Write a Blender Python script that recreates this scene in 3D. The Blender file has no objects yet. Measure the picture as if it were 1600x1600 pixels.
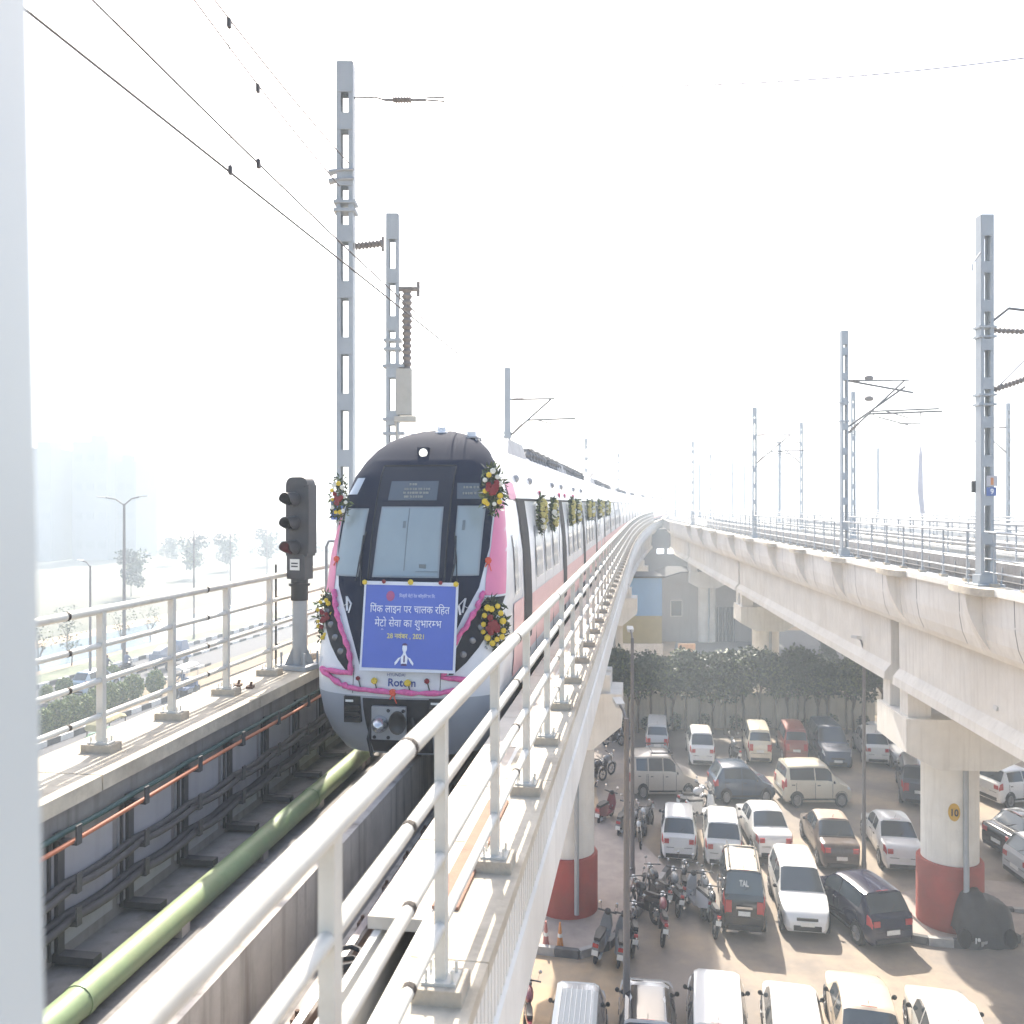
import bpy, bmesh, math, random
from mathutils import Vector, Matrix
random.seed(7)
rad = math.radians
sc = bpy.context.scene
COL = sc.collection

# ------------------------------------------------------------------ camera
HC = 12.0                      # camera height above the car park
FPX = 1400.0                   # focal length in 1600-px units
cam_d = bpy.data.cameras.new('camera')
cam = bpy.data.objects.new('camera', cam_d); COL.objects.link(cam)
cam.location = (0, 0, HC); cam.rotation_euler = (rad(90), 0, 0)
cam_d.sensor_width = 36; cam_d.sensor_fit = 'HORIZONTAL'
cam_d.lens = 36 * FPX / 1600
cam_d.shift_y = -13 / 1600
cam_d.clip_start = 0.05; cam_d.clip_end = 5000
cam_d.dof.use_dof = True; cam_d.dof.focus_distance = 11.0; cam_d.dof.aperture_fstop = 3.2
sc.camera = cam

# ------------------------------------------------------------------ world, sun, exposure
SUN_EL, SUN_AZ = rad(43), rad(-4)        # sun ahead of the camera (backlit)
world = bpy.data.worlds.new('World'); sc.world = world; world.use_nodes = True
nt = world.node_tree
bg = nt.nodes['Background']
sky = nt.nodes.new('ShaderNodeTexSky'); sky.sky_type = 'NISHITA'; sky.sun_disc = False
sky.sun_elevation = SUN_EL; sky.sun_rotation = SUN_AZ
sky.air_density = 1.0; sky.dust_density = 4.0; sky.ozone_density = 1.0; sky.altitude = 200
nt.links.new(sky.outputs[0], bg.inputs[0]); bg.inputs[1].default_value = 0.15
sun_d = bpy.data.lights.new('sun', 'SUN'); sun = bpy.data.objects.new('sun', sun_d); COL.objects.link(sun)
sun_d.energy = 5.0; sun_d.angle = rad(0.6); sun_d.color = (1.0, .92, .80)
sdir = Vector((math.sin(SUN_AZ) * math.cos(SUN_EL), math.cos(SUN_AZ) * math.cos(SUN_EL), math.sin(SUN_EL)))
sun.rotation_euler = sdir.to_track_quat('Z', 'Y').to_euler()
sc.view_settings.view_transform = 'Standard'; sc.view_settings.look = 'None'
sc.view_settings.exposure = 1.25; sc.view_settings.gamma = 1.0
sc.render.engine = 'CYCLES'
cy = sc.cycles
cy.use_denoising = True
cy.use_adaptive_sampling = True; cy.adaptive_threshold = 0.015
cy.max_bounces = 6; cy.diffuse_bounces = 3; cy.glossy_bounces = 3; cy.transmission_bounces = 2
cy.volume_bounces = 1; cy.transparent_max_bounces = 6
HAZE_DENSITY = 0.0026

# ------------------------------------------------------------------ materials
MATS = {}
def _set(b, k, v):
    if k in b.inputs: b.inputs[k].default_value = v
def mat(name, col, rough=.65, metal=0.0, var=.12, scale=3.0, bump=0.0, streak=0.0, emit=0.0, coat=0.0, spec=.5, dirt=None, dirt_amt=.5):
    if name in MATS: return MATS[name]
    m = bpy.data.materials.new(name); m.use_nodes = True; t = m.node_tree
    b = t.nodes['Principled BSDF']
    _set(b, 'Roughness', rough); _set(b, 'Metallic', metal); _set(b, 'Specular IOR Level', spec)
    if coat: _set(b, 'Coat Weight', coat); _set(b, 'Coat Roughness', .05)
    c = (*col, 1)
    tc = t.nodes.new('ShaderNodeTexCoord')
    last = None
    if var > 0:
        nz = t.nodes.new('ShaderNodeTexNoise'); nz.inputs['Scale'].default_value = scale; nz.inputs['Detail'].default_value = 6
        nz.inputs['Roughness'].default_value = .65
        t.links.new(tc.outputs['Object'], nz.inputs['Vector'])
        rp = t.nodes.new('ShaderNodeMapRange'); rp.inputs[1].default_value = .3; rp.inputs[2].default_value = .7
        rp.inputs[3].default_value = 1 - var; rp.inputs[4].default_value = 1 + var
        t.links.new(nz.outputs[0], rp.inputs[0])
        mx = t.nodes.new('ShaderNodeVectorMath'); mx.operation = 'SCALE'; mx.inputs[0].default_value = col
        t.links.new(rp.outputs[0], mx.inputs['Scale'])
        last = mx.outputs[0]
    if streak > 0:
        mp = t.nodes.new('ShaderNodeMapping'); mp.inputs['Scale'].default_value = (7, 7, .45)
        n2 = t.nodes.new('ShaderNodeTexNoise'); n2.inputs['Scale'].default_value = 1.3; n2.inputs['Detail'].default_value = 5
        t.links.new(tc.outputs['Object'], mp.inputs[0]); t.links.new(mp.outputs[0], n2.inputs['Vector'])
        r2 = t.nodes.new('ShaderNodeMapRange'); r2.inputs[1].default_value = .5; r2.inputs[2].default_value = .72
        r2.inputs[3].default_value = 0; r2.inputs[4].default_value = streak
        t.links.new(n2.outputs[0], r2.inputs[0])
        mm = t.nodes.new('ShaderNodeMix'); mm.data_type = 'RGBA'
        t.links.new(r2.outputs[0], mm.inputs[0])
        if last: t.links.new(last, mm.inputs[6])
        else: mm.inputs[6].default_value = c
        mm.inputs[7].default_value = (col[0] * .42, col[1] * .39, col[2] * .36, 1)
        last = mm.outputs[2]
    if dirt:
        n3 = t.nodes.new('ShaderNodeTexNoise'); n3.inputs['Scale'].default_value = scale * .35; n3.inputs['Detail'].default_value = 8
        n3.inputs['Roughness'].default_value = .7
        t.links.new(tc.outputs['Object'], n3.inputs['Vector'])
        r3 = t.nodes.new('ShaderNodeMapRange'); r3.inputs[1].default_value = .46; r3.inputs[2].default_value = .64
        r3.inputs[3].default_value = 0; r3.inputs[4].default_value = dirt_amt
        t.links.new(n3.outputs[0], r3.inputs[0])
        m3 = t.nodes.new('ShaderNodeMix'); m3.data_type = 'RGBA'
        t.links.new(r3.outputs[0], m3.inputs[0])
        if last: t.links.new(last, m3.inputs[6])
        else: m3.inputs[6].default_value = c
        m3.inputs[7].default_value = (*dirt, 1)
        last = m3.outputs[2]
    if last: t.links.new(last, b.inputs['Base Color'])
    else: b.inputs['Base Color'].default_value = c
    if bump > 0:
        nb = t.nodes.new('ShaderNodeTexNoise'); nb.inputs['Scale'].default_value = scale * 9; nb.inputs['Detail'].default_value = 5
        t.links.new(tc.outputs['Object'], nb.inputs['Vector'])
        bp = t.nodes.new('ShaderNodeBump'); bp.inputs['Strength'].default_value = bump; bp.inputs['Distance'].default_value = .02
        t.links.new(nb.outputs[0], bp.inputs['Height']); t.links.new(bp.outputs[0], b.inputs['Normal'])
    if emit > 0:
        _set(b, 'Emission Color', c); _set(b, 'Emission Strength', emit)
    MATS[name] = m
    return m

m_cream = mat('cream_concrete', (.75, .73, .68), .85, var=.09, scale=.9, bump=.15, streak=.2, dirt=(.60, .56, .49), dirt_amt=.5)
m_coping = mat('coping_concrete', (.56, .50, .40), .9, var=.16, scale=2.5, bump=.35, dirt=(.24, .20, .15), dirt_amt=.6)
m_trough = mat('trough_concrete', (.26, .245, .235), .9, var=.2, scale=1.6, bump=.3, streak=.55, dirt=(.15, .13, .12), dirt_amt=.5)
m_upstand = mat('plinth_concrete', (.46, .42, .38), .9, var=.18, scale=2.2, bump=.3, streak=.8)
m_panel = mat('trough_panel', (.36, .355, .37), .8, var=.08, scale=1.2, streak=.2)
m_railpaint = mat('cream_steel_paint', (.62, .60, .54), .5, var=.08, scale=5, dirt=(.38, .31, .24), dirt_amt=.4)
m_galv = mat('galvanised_steel', (.34, .36, .38), .55, metal=.25, var=.1, scale=3)
m_arm = mat('dark_arm_steel', (.11, .11, .115), .7, var=.1, scale=4)
m_joint = mat('dark_rust_joint', (.035, .025, .02), .8, var=.3, scale=20)
m_brk = mat('bracket_steel', (.085, .082, .082), .7, metal=.1, var=.15, scale=5)
m_greens = [mat('hedge_green', (.07, .12, .035), .6, var=.25, scale=2), mat('hedge_light_green', (.15, .21, .06), .6, var=.25, scale=2), mat('hedge_yellow_green', (.22, .26, .07), .6, var=.2, scale=2)]
m_mast = mat('mast_grey_paint', (.36, .39, .41), .6, var=.08, scale=2)
m_dark = mat('dark_rubber', (.03, .03, .033), .7, var=.1)
m_black = mat('black_paint', (.018, .018, .02), .35, var=.05)
m_rust = mat('rusty_steel', (.13, .075, .05), .8, var=.3, scale=8, bump=.3)
m_rail = mat('rail_steel', (.15, .095, .07), .6, metal=.3, var=.25, scale=6)
m_railtop = mat('rail_running_face', (.55, .53, .52), .25, metal=.9, var=.05)
m_greenpipe = mat('green_pipe_paint', (.27, .36, .19), .5, var=.12, scale=5, dirt=(.36, .36, .2), dirt_amt=.5)
m_orange = mat('orange_cable', (.42, .15, .08), .6, var=.1)
m_teal = mat('teal_cable', (.05, .10, .095), .6, var=.1)
m_cable = mat('grey_cable', (.085, .08, .08), .75, var=.2, scale=8)
m_wire = mat('copper_wire', (.06, .055, .06), .6, var=.0)
m_insul = mat('insulator_brown', (.20, .17, .15), .5, var=.1)
m_redband = mat('red_pier_paint', (.34, .06, .045), .75, var=.14, scale=1.5, dirt=(.2, .07, .05), dirt_amt=.5)
m_ground = None
m_white = mat('white_paint', (.78, .78, .78), .4, var=.03)
m_glass = mat('dark_glass', (.045, .058, .07), .06, var=0, spec=.8)
m_screen = mat('pale_screen_glass', (.30, .36, .38), .08, var=.05, scale=2, spec=.7)
m_red = mat('red_lens', (.42, .03, .03), .25, var=.05, coat=.6)
m_lens = mat('clear_lens', (.65, .67, .68), .15, var=.03, coat=.6)
m_chrome = mat('bright_metal', (.6, .6, .6), .25, metal=.9, var=.05)
m_plate = mat('white_plate', (.72, .72, .68), .5, var=.05)
m_leafs = [mat('dark_leaf', (.03, .045, .025), .6, var=.3, scale=2.0), mat('mid_leaf', (.055, .078, .038), .6, var=.3, scale=2.0), mat('light_leaf', (.13, .165, .06), .6, var=.3, scale=2.0)]
m_bark = mat('bark', (.13, .10, .075), .9, var=.3, scale=8, bump=.4)

# ------------------------------------------------------------------ mesh helpers
def Wm(o):
    m = o.matrix_basis.copy()
    if o.parent is not None: m = Wm(o.parent) @ o.matrix_parent_inverse @ m
    return m
class MB:
    def __init__(s): s.v, s.f, s.m = [], [], []
    def add(s, vs, fs, mi=0):
        b = len(s.v); s.v += [tuple(x) for x in vs]
        s.f += [tuple(i + b for i in f) for f in fs]; s.m += [mi] * len(fs)
    def box(s, c, d, rz=0, mi=0):
        x, y, z = (k / 2 for k in d); cs, sn = math.cos(rz), math.sin(rz); vs = []
        for k in (-z, z):
            for px, py in ((-x, -y), (x, -y), (x, y), (-x, y)):
                vs.append((c[0] + px * cs - py * sn, c[1] + px * sn + py * cs, c[2] + k))
        s.add(vs, [(3, 2, 1, 0), (4, 5, 6, 7), (0, 1, 5, 4), (1, 2, 6, 5), (2, 3, 7, 6), (3, 0, 4, 7)], mi)
    def bar(s, p, q, w, h, mi=0, up=(0, 0, 1)):
        p, q = Vector(p), Vector(q); d = (q - p).normalized(); up = Vector(up)
        if abs(d.dot(up)) > .99: up = Vector((0, 1, 0))
        a = d.cross(up).normalized() * w / 2; b = a.cross(d).normalized() * h / 2
        vs = [p - a - b, p + a - b, p + a + b, p - a + b, q - a - b, q + a - b, q + a + b, q - a + b]
        s.add(vs, [(3, 2, 1, 0), (4, 5, 6, 7), (0, 1, 5, 4), (1, 2, 6, 5), (2, 3, 7, 6), (3, 0, 4, 7)], mi)
    def tube(s, pts, r, n=8, mi=0, caps=True, sx=1.0):
        pts = [Vector(p) for p in pts]; N = len(pts); vs, fs = [], []
        rr = r if isinstance(r, (list, tuple)) else [r] * N
        ref = Vector((0, 0, 1)); a = None
        for i, p in enumerate(pts):
            d = (pts[min(i + 1, N - 1)] - pts[max(i - 1, 0)])
            if d.length < 1e-9: d = Vector((0, 0, 1))
            d.normalize()
            if a is None:
                if abs(d.dot(ref)) > .95: ref = Vector((1, 0, 0))
                a = d.cross(ref).normalized()
            else:
                a = (a - d * a.dot(d))
                a = a.normalized() if a.length > 1e-6 else d.orthogonal().normalized()
            b = d.cross(a)
            for k in range(n):
                t = 2 * math.pi * k / n
                o = (a * math.cos(t) + b * math.sin(t)) * rr[i]; o.x *= sx
                vs.append(p + o)
        for i in range(N - 1):
            for k in range(n):
                fs.append((i * n + k, i * n + (k + 1) % n, (i + 1) * n + (k + 1) % n, (i + 1) * n + k))
        if caps:
            fs.append(tuple(range(n))[::-1]); fs.append(tuple((N - 1) * n + k for k in range(n)))
        s.add(vs, fs, mi)
    def cyl(s, p, q, r0, r1=None, n=16, mi=0): s.tube([p, q], [r0, r0 if r1 is None else r1], n, mi)
    def lathe(s, c, prof, n=20, mi=0, axis='z', sx=1.0):
        vs, fs = [], []
        for r, z in prof:
            for k in range(n):
                t = 2 * math.pi * k / n; a, b = r * math.cos(t), r * math.sin(t)
                if axis == 'z': vs.append((c[0] + a * sx, c[1] + b, c[2] + z))
                elif axis == 'y': vs.append((c[0] + a * sx, c[1] + z, c[2] + b))
                else: vs.append((c[0] + z, c[1] + a, c[2] + b))
        N = len(prof)
        for i in range(N - 1):
            for k in range(n): fs.append((i * n + k, i * n + (k + 1) % n, (i + 1) * n + (k + 1) % n, (i + 1) * n + k))
        fs.append(tuple(range(n))[::-1]); fs.append(tuple((N - 1) * n + k for k in range(n)))
        s.add(vs, fs, mi)
    def ell(s, c, r, nu=10, nv=6, mi=0):
        prof = [(math.sin(math.pi * (i + .02) / (nv + .04)), -math.cos(math.pi * (i + .02) / (nv + .04))) for i in range(nv + 1)]
        vs, fs = [], []
        for a, z in prof:
            for k in range(nu):
                t = 2 * math.pi * k / nu
                vs.append((c[0] + a * r[0] * math.cos(t), c[1] + a * r[1] * math.sin(t), c[2] + z * r[2]))
        for i in range(nv):
            for k in range(nu): fs.append((i * nu + k, i * nu + (k + 1) % nu, (i + 1) * nu + (k + 1) % nu, (i + 1) * nu + k))
        s.add(vs, fs, mi)
    def prism(s, poly, z0, z1, mi=0):
        n = len(poly)
        s.add([(x, y, z0) for x, y in poly] + [(x, y, z1) for x, y in poly],
              [tuple(range(n))[::-1], tuple(range(n, 2 * n))] + [(i, (i + 1) % n, n + (i + 1) % n, n + i) for i in range(n)], mi)
    def loft(s, rings, closed=True, caps=True, mi=0):
        n = len(rings[0]); vs = [p for r in rings for p in r]; fs = []
        for i in range(len(rings) - 1):
            for k in range(n if closed else n - 1):
                fs.append((i * n + k, i * n + (k + 1) % n, (i + 1) * n + (k + 1) % n, (i + 1) * n + k))
        if caps and closed:
            fs.append(tuple(range(n))[::-1]); fs.append(tuple((len(rings) - 1) * n + k for k in range(n)))
        s.add(vs, fs, mi)
    def grid(s, rows, mi=0): s.loft(rows, closed=False, caps=False, mi=mi)
    def build(s, name, mats, parent=None, world=True, smooth=None, M=None):
        me = bpy.data.meshes.new(name)
        me.from_pydata(s.v, [], s.f)
        if not isinstance(mats, (list, tuple)): mats = [mats]
        for m in mats: me.materials.append(m)
        if len(mats) > 1: me.polygons.foreach_set('material_index', s.m)
        bm = bmesh.new(); bm.from_mesh(me); bmesh.ops.recalc_face_normals(bm, faces=bm.faces); bm.to_mesh(me); bm.free()
        if smooth:
            me.polygons.foreach_set('use_smooth', [True] * len(me.polygons))
            me.set_sharp_from_angle(angle=rad(smooth))
        o = bpy.data.objects.new(name, me); COL.objects.link(o)
        if parent is not None:
            o.parent = parent
            if world: o.matrix_parent_inverse = Wm(parent).inverted()
        return o
def tag(o, label=None, cat=None, group=None, kind=None):
    if label: o['label'] = label
    if cat: o['category'] = cat
    if group: o['group'] = group
    if kind: o['kind'] = kind
    return o
def empty(name, loc, rz=0, scale=(1, 1, 1)):
    o = bpy.data.objects.new(name, None); COL.objects.link(o); o.empty_display_size = .2
    o.matrix_basis = Matrix.Translation(loc) @ Matrix.Rotation(rz, 4, 'Z') @ Matrix.Diagonal((*scale, 1))
    return o
def thing(name, label, cat, loc=(0, 0, 0), rz=0, group=None, scale=(1, 1, 1)):
    return tag(empty(name, loc, rz, scale), label, cat, group)
KIDS = {}
def kids(o):
    return [c for c in COL.objects if c.parent == o]
def copy_tree(o, parent=None):
    c = o.copy(); COL.objects.link(c)
    if parent is not None: c.parent = parent
    for ch in list(o.children): copy_tree(ch, c)
    return c
ORD = ['first', 'second', 'third', 'fourth', 'fifth', 'sixth', 'seventh', 'eighth', 'ninth', 'tenth', 'eleventh', 'twelfth', 'thirteenth', 'fourteenth', 'fifteenth', 'sixteenth', 'seventeenth', 'eighteenth', 'nineteenth', 'twentieth']
def text_mesh(body, size, bold=0.0, align='CENTER'):
    c = bpy.data.curves.new('lettering', 'FONT'); c.body = body; c.size = size; c.align_x = align; c.offset = bold; c.resolution_u = 3
    o = bpy.data.objects.new('lettering', c); COL.objects.link(o)
    bpy.context.view_layer.update()
    me = bpy.data.meshes.new_from_object(o.evaluated_get(bpy.context.evaluated_depsgraph_get()))
    bpy.data.objects.remove(o)
    return me
def text_into(mb, body, size, x, y, z=0, bold=0.0, align='CENTER', mi=0, cut=None):
    """adds the flat letters of body to mb at x,y (text plane xy)"""
    me = text_mesh(body, size, bold, align)
    vs = [v.co.copy() for v in me.vertices]; fs = [tuple(p.vertices) for p in me.polygons]
    w = max([v.x for v in vs] + [0]); w0 = min([v.x for v in vs] + [0])
    if cut:
        lim = w0 + (w - w0) * cut
        fs = [f for f in fs if sum(vs[i].x for i in f) / len(f) < lim]
        vs = [Vector((min(v.x, lim), v.y, v.z)) for v in vs]
    mb.add([(x + v.x, y + v.y, z) for v in vs], fs, mi)
    return (w - w0) * (cut or 1)

# ------------------------------------------------------------------ frames of reference of the place
UX, UY = .1497, .9887           # direction of the near track
CURVE0, CURVER = 35.0, 1250.0
def path(s):
    if s <= CURVE0: a, b, ph = s, 0.0, 0.0
    else:
        ph = (s - CURVE0) / CURVER; a = CURVE0 + CURVER * math.sin(ph); b = CURVER * (1 - math.cos(ph))
    return a, b, ph
def P(s, t, z):
    """point s metres along the near track, t metres to its side (right positive, camera at t=0)"""
    a, b, ph = path(s)
    a2, b2 = a - t * math.sin(ph), b + t * math.cos(ph)
    return Vector((UX * a2 + UY * b2, UY * a2 - UX * b2, z))
def heading(s):
    return -math.atan2(UX, UY) - path(s)[2]
def sweep(mb, prof, slist, mi=0, caps=True, fn=P):
    mb.loft([[fn(s, t, z) for t, z in prof] for s in slist], True, caps, mi)
def frange(a, b, d):
    out = []; x = a
    while x < b - 1e-6: out.append(x); x += d
    return out + [b]
EDGE_A, EDGE_B = 8.0, .085
E_L = math.hypot(1, EDGE_B); EUX, EUY = EDGE_B / E_L, 1 / E_L
def Q(y, t, z):
    """point beside the right-hand viaduct's left edge: y metres ahead, t metres to the right of the edge"""
    return Vector((EDGE_A + EDGE_B * y + max(0, y - 85) ** 2 / 620 + t * EUY, y - t * EUX, z))
QH = -math.atan2(EUX, EUY)
def G(px, py, z=0.0):
    Y = FPX * (HC - z) / (py - 787.0)
    return Vector(((px - 800) / FPX * Y, Y, z))
# ================================================================== ground, roads, water
def nodes_ground():
    m = mat('dusty_ground', (.42, .31, .20), .95, var=.16, scale=.8, bump=.35, dirt=(.235, .21, .18), dirt_amt=.75)
    return m
m_ground = nodes_ground()
mb = MB(); mb.add([(-600, -40, 0), (600, -40, 0), (600, 640, 0), (-600, 640, 0)], [(0, 1, 2, 3)])
g = mb.build('ground', m_ground); tag(g, kind='structure')
m_asph = mat('pale_asphalt', (.085, .085, .09), .9, var=.08, scale=1.2, bump=.2)
m_asph2 = mat('car_park_asphalt', (.235, .205, .18), .92, var=.14, scale=.5, bump=.3, dirt=(.41, .325, .235), dirt_amt=.9)
# road along the left of the viaduct (R runs parallel to it)
RX0, RS = -24.0, .2
def R(y, off, z): return Vector((RX0 + RS * (y - 46) + off, y, z))
def strip(name, o0, o1, y0, y1, z, m, kind='structure', n=1, thick=0.0):
    b = MB(); ys = [y0 + (y1 - y0) * i / n for i in range(n + 1)]
    if thick:
        b.loft([[R(y, o0, z), R(y, o1, z), R(y, o1, z + thick), R(y, o0, z + thick)] for y in ys])
    else:
        b.grid([[R(y, o0, z), R(y, o1, z)] for y in ys])
    o = b.build(name, m); tag(o, kind=kind); return o
strip('road', 1.4, 9.5, 0, 560, .004, m_asph)
strip('road', -9.0, -2.2, 0, 560, .004, m_asph)
strip('median', -2.2, 1.25, 0, 560, .12, mat('median_soil', (.2, .155, .10), .95, var=.25, scale=2, bump=.4)); 
m_kw = mat('kerb_white', (.62, .62, .6), .8, var=.1); m_kb = mat('kerb_black', (.04, .04, .045), .8, var=.1)
def kerb(name, o0, y0, y1, d=.95, h=.3):
    b = MB(); y = y0; i = 0
    while y < y1:
        b.loft([[R(k, o0, 0), R(k, o0 + .18, 0), R(k, o0 + .18, h), R(k, o0, h)] for k in (y, min(y + d, y1))], mi=i % 2)
        y += d; i += 1
    o = b.build(name, [m_kw, m_kb]); tag(o, kind='structure'); return o
kerb('kerb', 1.22, 30, 58); kerb('kerb', -2.35, 30, 66); kerb('kerb', -9.2, 20, 150); kerb('kerb', -6.1, 50, 120, 1.2, .2)
m_sand = mat('dry_field', (.11, .105, .075), .95, var=.15, scale=.12, bump=.2, dirt=(.07, .085, .055), dirt_amt=.8)
strip('field', -120, -24, 0, 560, .005, m_sand)
strip('verge', -12.5, -9.2, 0, 560, .006, mat('verge_scrub', (.14, .16, .10), .95, var=.3, scale=.6, bump=.4))
strip('water', -21, -13.5, 60, 105, .010, mat('canal_water', (.16, .22, .26), .12, var=.05))
# paving of the car park, the foot path and the pier islands
b = MB(); b.add([(2.2, 8, .004), (24, 8, .004), (26, 47.6, .004), (4.0, 47.6, .004)], [(0, 1, 2, 3)])
o = b.build('pavement', m_asph2); tag(o, kind='structure')
m_pave = mat('pink_paving', (.36, .305, .27), .9, var=.14, scale=2.2, bump=.25, dirt=(.23, .2, .18), dirt_amt=.5)
def isl(name, pts, h):
    bb = MB(); bb.prism(pts, 0, h); oo = bb.build(name, [m_pave]); tag(oo, kind='structure'); return oo
def gp(*pts): return [tuple(G(x, y).xy) for x, y in pts]
isl('footpath', gp((832, 1486), (905, 1494), (948, 1480), (1000, 1420), (1042, 1362), (1000, 1318), (918, 1262), (880, 1240), (830, 1240)), .12)
isl('footpath', gp((1380, 1462), (1450, 1472), (1530, 1480), (1590, 1470), (1660, 1430), (1590, 1385), (1500, 1378), (1410, 1400)), .12)
isl('footpath', gp((1530, 1424), (1640, 1432), (1720, 1395), (1600, 1378)), .14)
def stone_kerb(name, pts, d=.55):
    bb = MB(); i = 0
    for a, c in zip(pts, pts[1:]):
        a, c = G(*a), G(*c); L = (c - a).length; n = max(1, round(L / d))
        for k in range(n):
            p, q = a.lerp(c, k / n + .004), a.lerp(c, (k + 1) / n - .004)
            bb.bar((p.x, p.y, .11), (q.x, q.y, .11), .16, .22, mi=i % 2); i += 1
    oo = bb.build(name, [mat('kerb_grey', (.33, .32, .31), .9, var=.2), mat('kerb_dark', (.1, .1, .1), .9, var=.2)]); tag(oo, kind='structure')
stone_kerb('kerb', [(830, 1488), (905, 1497), (950, 1483), (1003, 1421), (1045, 1362)])
stone_kerb('kerb', [(1378, 1463), (1450, 1476), (1530, 1483), (1592, 1472)])
stone_kerb('kerb', [(1528, 1426), (1640, 1434)])
b = MB(); b.prism(gp((1040, 1075), (1700, 1075), (1500, 985), (1060, 985)), 0, .006)
o = b.build('road', mat('back_road_asphalt', (.16, .16, .165), .9, var=.1, scale=.8)); tag(o, kind='structure')

# ================================================================== near viaduct
ZC = HC - 1.93                                                 # coping level
vi = thing('viaduct', 'cream concrete viaduct trough carrying the garlanded train', 'viaduct', P(0, -2.5, 0))
SL = [-4, 0, 6, 12, 20, 30, 35] + frange(41, 260, 6)
z = lambda h: HC - h
prof = [(-1.27, z(2.0)), (-1.235, z(2.0)), (-1.235, z(2.32)), (-1.03, z(2.32)), (-1.03, z(1.93)), (-.674, z(1.93)), (-.674, z(2.28)), (-.655, z(2.30)), (-.655, z(2.68)), (-.75, z(2.98)), (-1.0, z(3.3)), (-1.35, z(3.5)),
        (-3.7, z(3.5)), (-4.1, z(3.3)), (-4.4, z(2.9)), (-4.55, z(2.5)), (-4.55, z(2.045)), (-3.91, z(2.045)), (-3.91, z(3.07)), (-3.58, z(3.07)), (-3.58, z(3.19)), (-1.27, z(3.19))]
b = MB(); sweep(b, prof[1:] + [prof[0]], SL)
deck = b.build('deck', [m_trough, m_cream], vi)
me = deck.data
for p in me.polygons:
    c = p.center
    t = (c.x * UY - c.y * UX)
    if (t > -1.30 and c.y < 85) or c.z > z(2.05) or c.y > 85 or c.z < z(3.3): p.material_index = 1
# left coping slabs with open joints
b = MB()
for k in range(60):
    s0 = -2.0 + k * 2.62
    sl = [s0 + .008, s0 + 2.612]
    sweep(b, [(-3.83, z(1.93)), (-3.83, z(2.04)), (-4.58, z(2.04)), (-4.58, z(1.93))], sl)
b.build('coping', m_coping, vi)
# right coping skin with joints, cable-duct covers
b = MB()
for k in range(60):
    s0 = -1.3 + k * 2.5; sweep(b, [(-.66, z(1.925)), (-.66, z(1.99)), (-1.0, z(1.99)), (-1.0, z(1.925))], [s0 + .006, s0 + 2.494])
b.build('coping', m_coping, vi)
m_cover = mat('cover_slab_concrete', (.60, .54, .46), .9, var=.12, scale=3, bump=.3, dirt=(.42, .22, .14), dirt_amt=.25)
b = MB(); s0 = 4.05
while s0 < 70:
    L = 1.0 if s0 > 4.6 else .98
    sweep(b, [(-1.02, z(1.935)), (-1.02, z(1.995)), (-1.30, z(1.995)), (-1.30, z(1.935))], [s0 + .008, s0 + L - .008]); s0 += L
b.build('cover_slab', m_cover, vi)
b = MB(); sweep(b, [(-.885, z(1.908)), (-.885, z(1.924)), (-1.015, z(1.924)), (-1.015, z(1.908))], [4.15, 5.7])
b.build('paving_slab', mat('terracotta_slab', (.30, .17, .12), .9, var=.18, scale=6, bump=.3), vi)
# formwork ribs on the outer face
b = MB(); s0 = -1.0
while s0 < 34:
    sweep(b, [(-.676, z(1.99)), (-.676, z(2.28)), (-.670, z(2.28)), (-.670, z(1.99))], [s0, s0 + .05]); s0 += .085
b.build('rib', m_cream, vi)
# plinths, rails
b = MB(); sweep(b, [(-2.4, z(2.68)), (-2.4, z(3.185)), (-2.72, z(3.185)), (-2.72, z(2.68))], [-2, 2, 6.55]); b.build('upstand', m_upstand, vi)
b = MB(); sweep(b, [(-2.36, z(2.66)), (-2.36, z(3.185)), (-2.70, z(3.185)), (-2.70, z(2.66))], [6.65, 12, 30, 60]); b.build('upstand', m_upstand, vi)
for t in (-1.97, -2.93):
    b = MB(); sweep(b, [(t - .17, z(3.185)), (t + .17, z(3.185)), (t + .17, z(3.10)), (t - .17, z(3.10))], [-2, 10, 30, 70]); b.build('rail_plinth', m_upstand, vi)
    b = MB(); rs = [-2, 10, 30, 60, 75, 90, 110, 140]
    sweep(b, [(t - .045, z(3.10)), (t + .045, z(3.10)), (t + .045, z(3.085)), (t + .008, z(3.07)), (t + .008, z(2.99)), (t - .008, z(2.99)), (t - .008, z(3.07)), (t - .045, z(3.085))], rs)
    sweep(b, [(t - .026, z(2.992)), (t + .026, z(2.992)), (t + .026, z(2.95)), (t - .026, z(2.95))], rs, 1)
    b.build('rail', [m_rail, m_railtop], vi)
clip = None; s0 = 2.0
while s0 < 9.5:
    for t in (-1.97, -2.93):
        for dt in (-.10, .10):
            if clip is None:
                b = MB(); b.box((0, 0, 0), (.055, .09, .05)); b.cyl((0, 0, 0), (0, 0, .06), .014, n=6); clip = b.build('rail_clip', m_rust, vi, world=False); cl_ = clip
            else: cl_ = clip.copy(); COL.objects.link(cl_)
            cl_.matrix_parent_inverse = Wm(vi).inverted(); cl_.matrix_basis = Matrix.Translation(P(s0, t + dt, z(3.085))) @ Matrix.Rotation(heading(s0), 4, 'Z')
    s0 += .62
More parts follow.
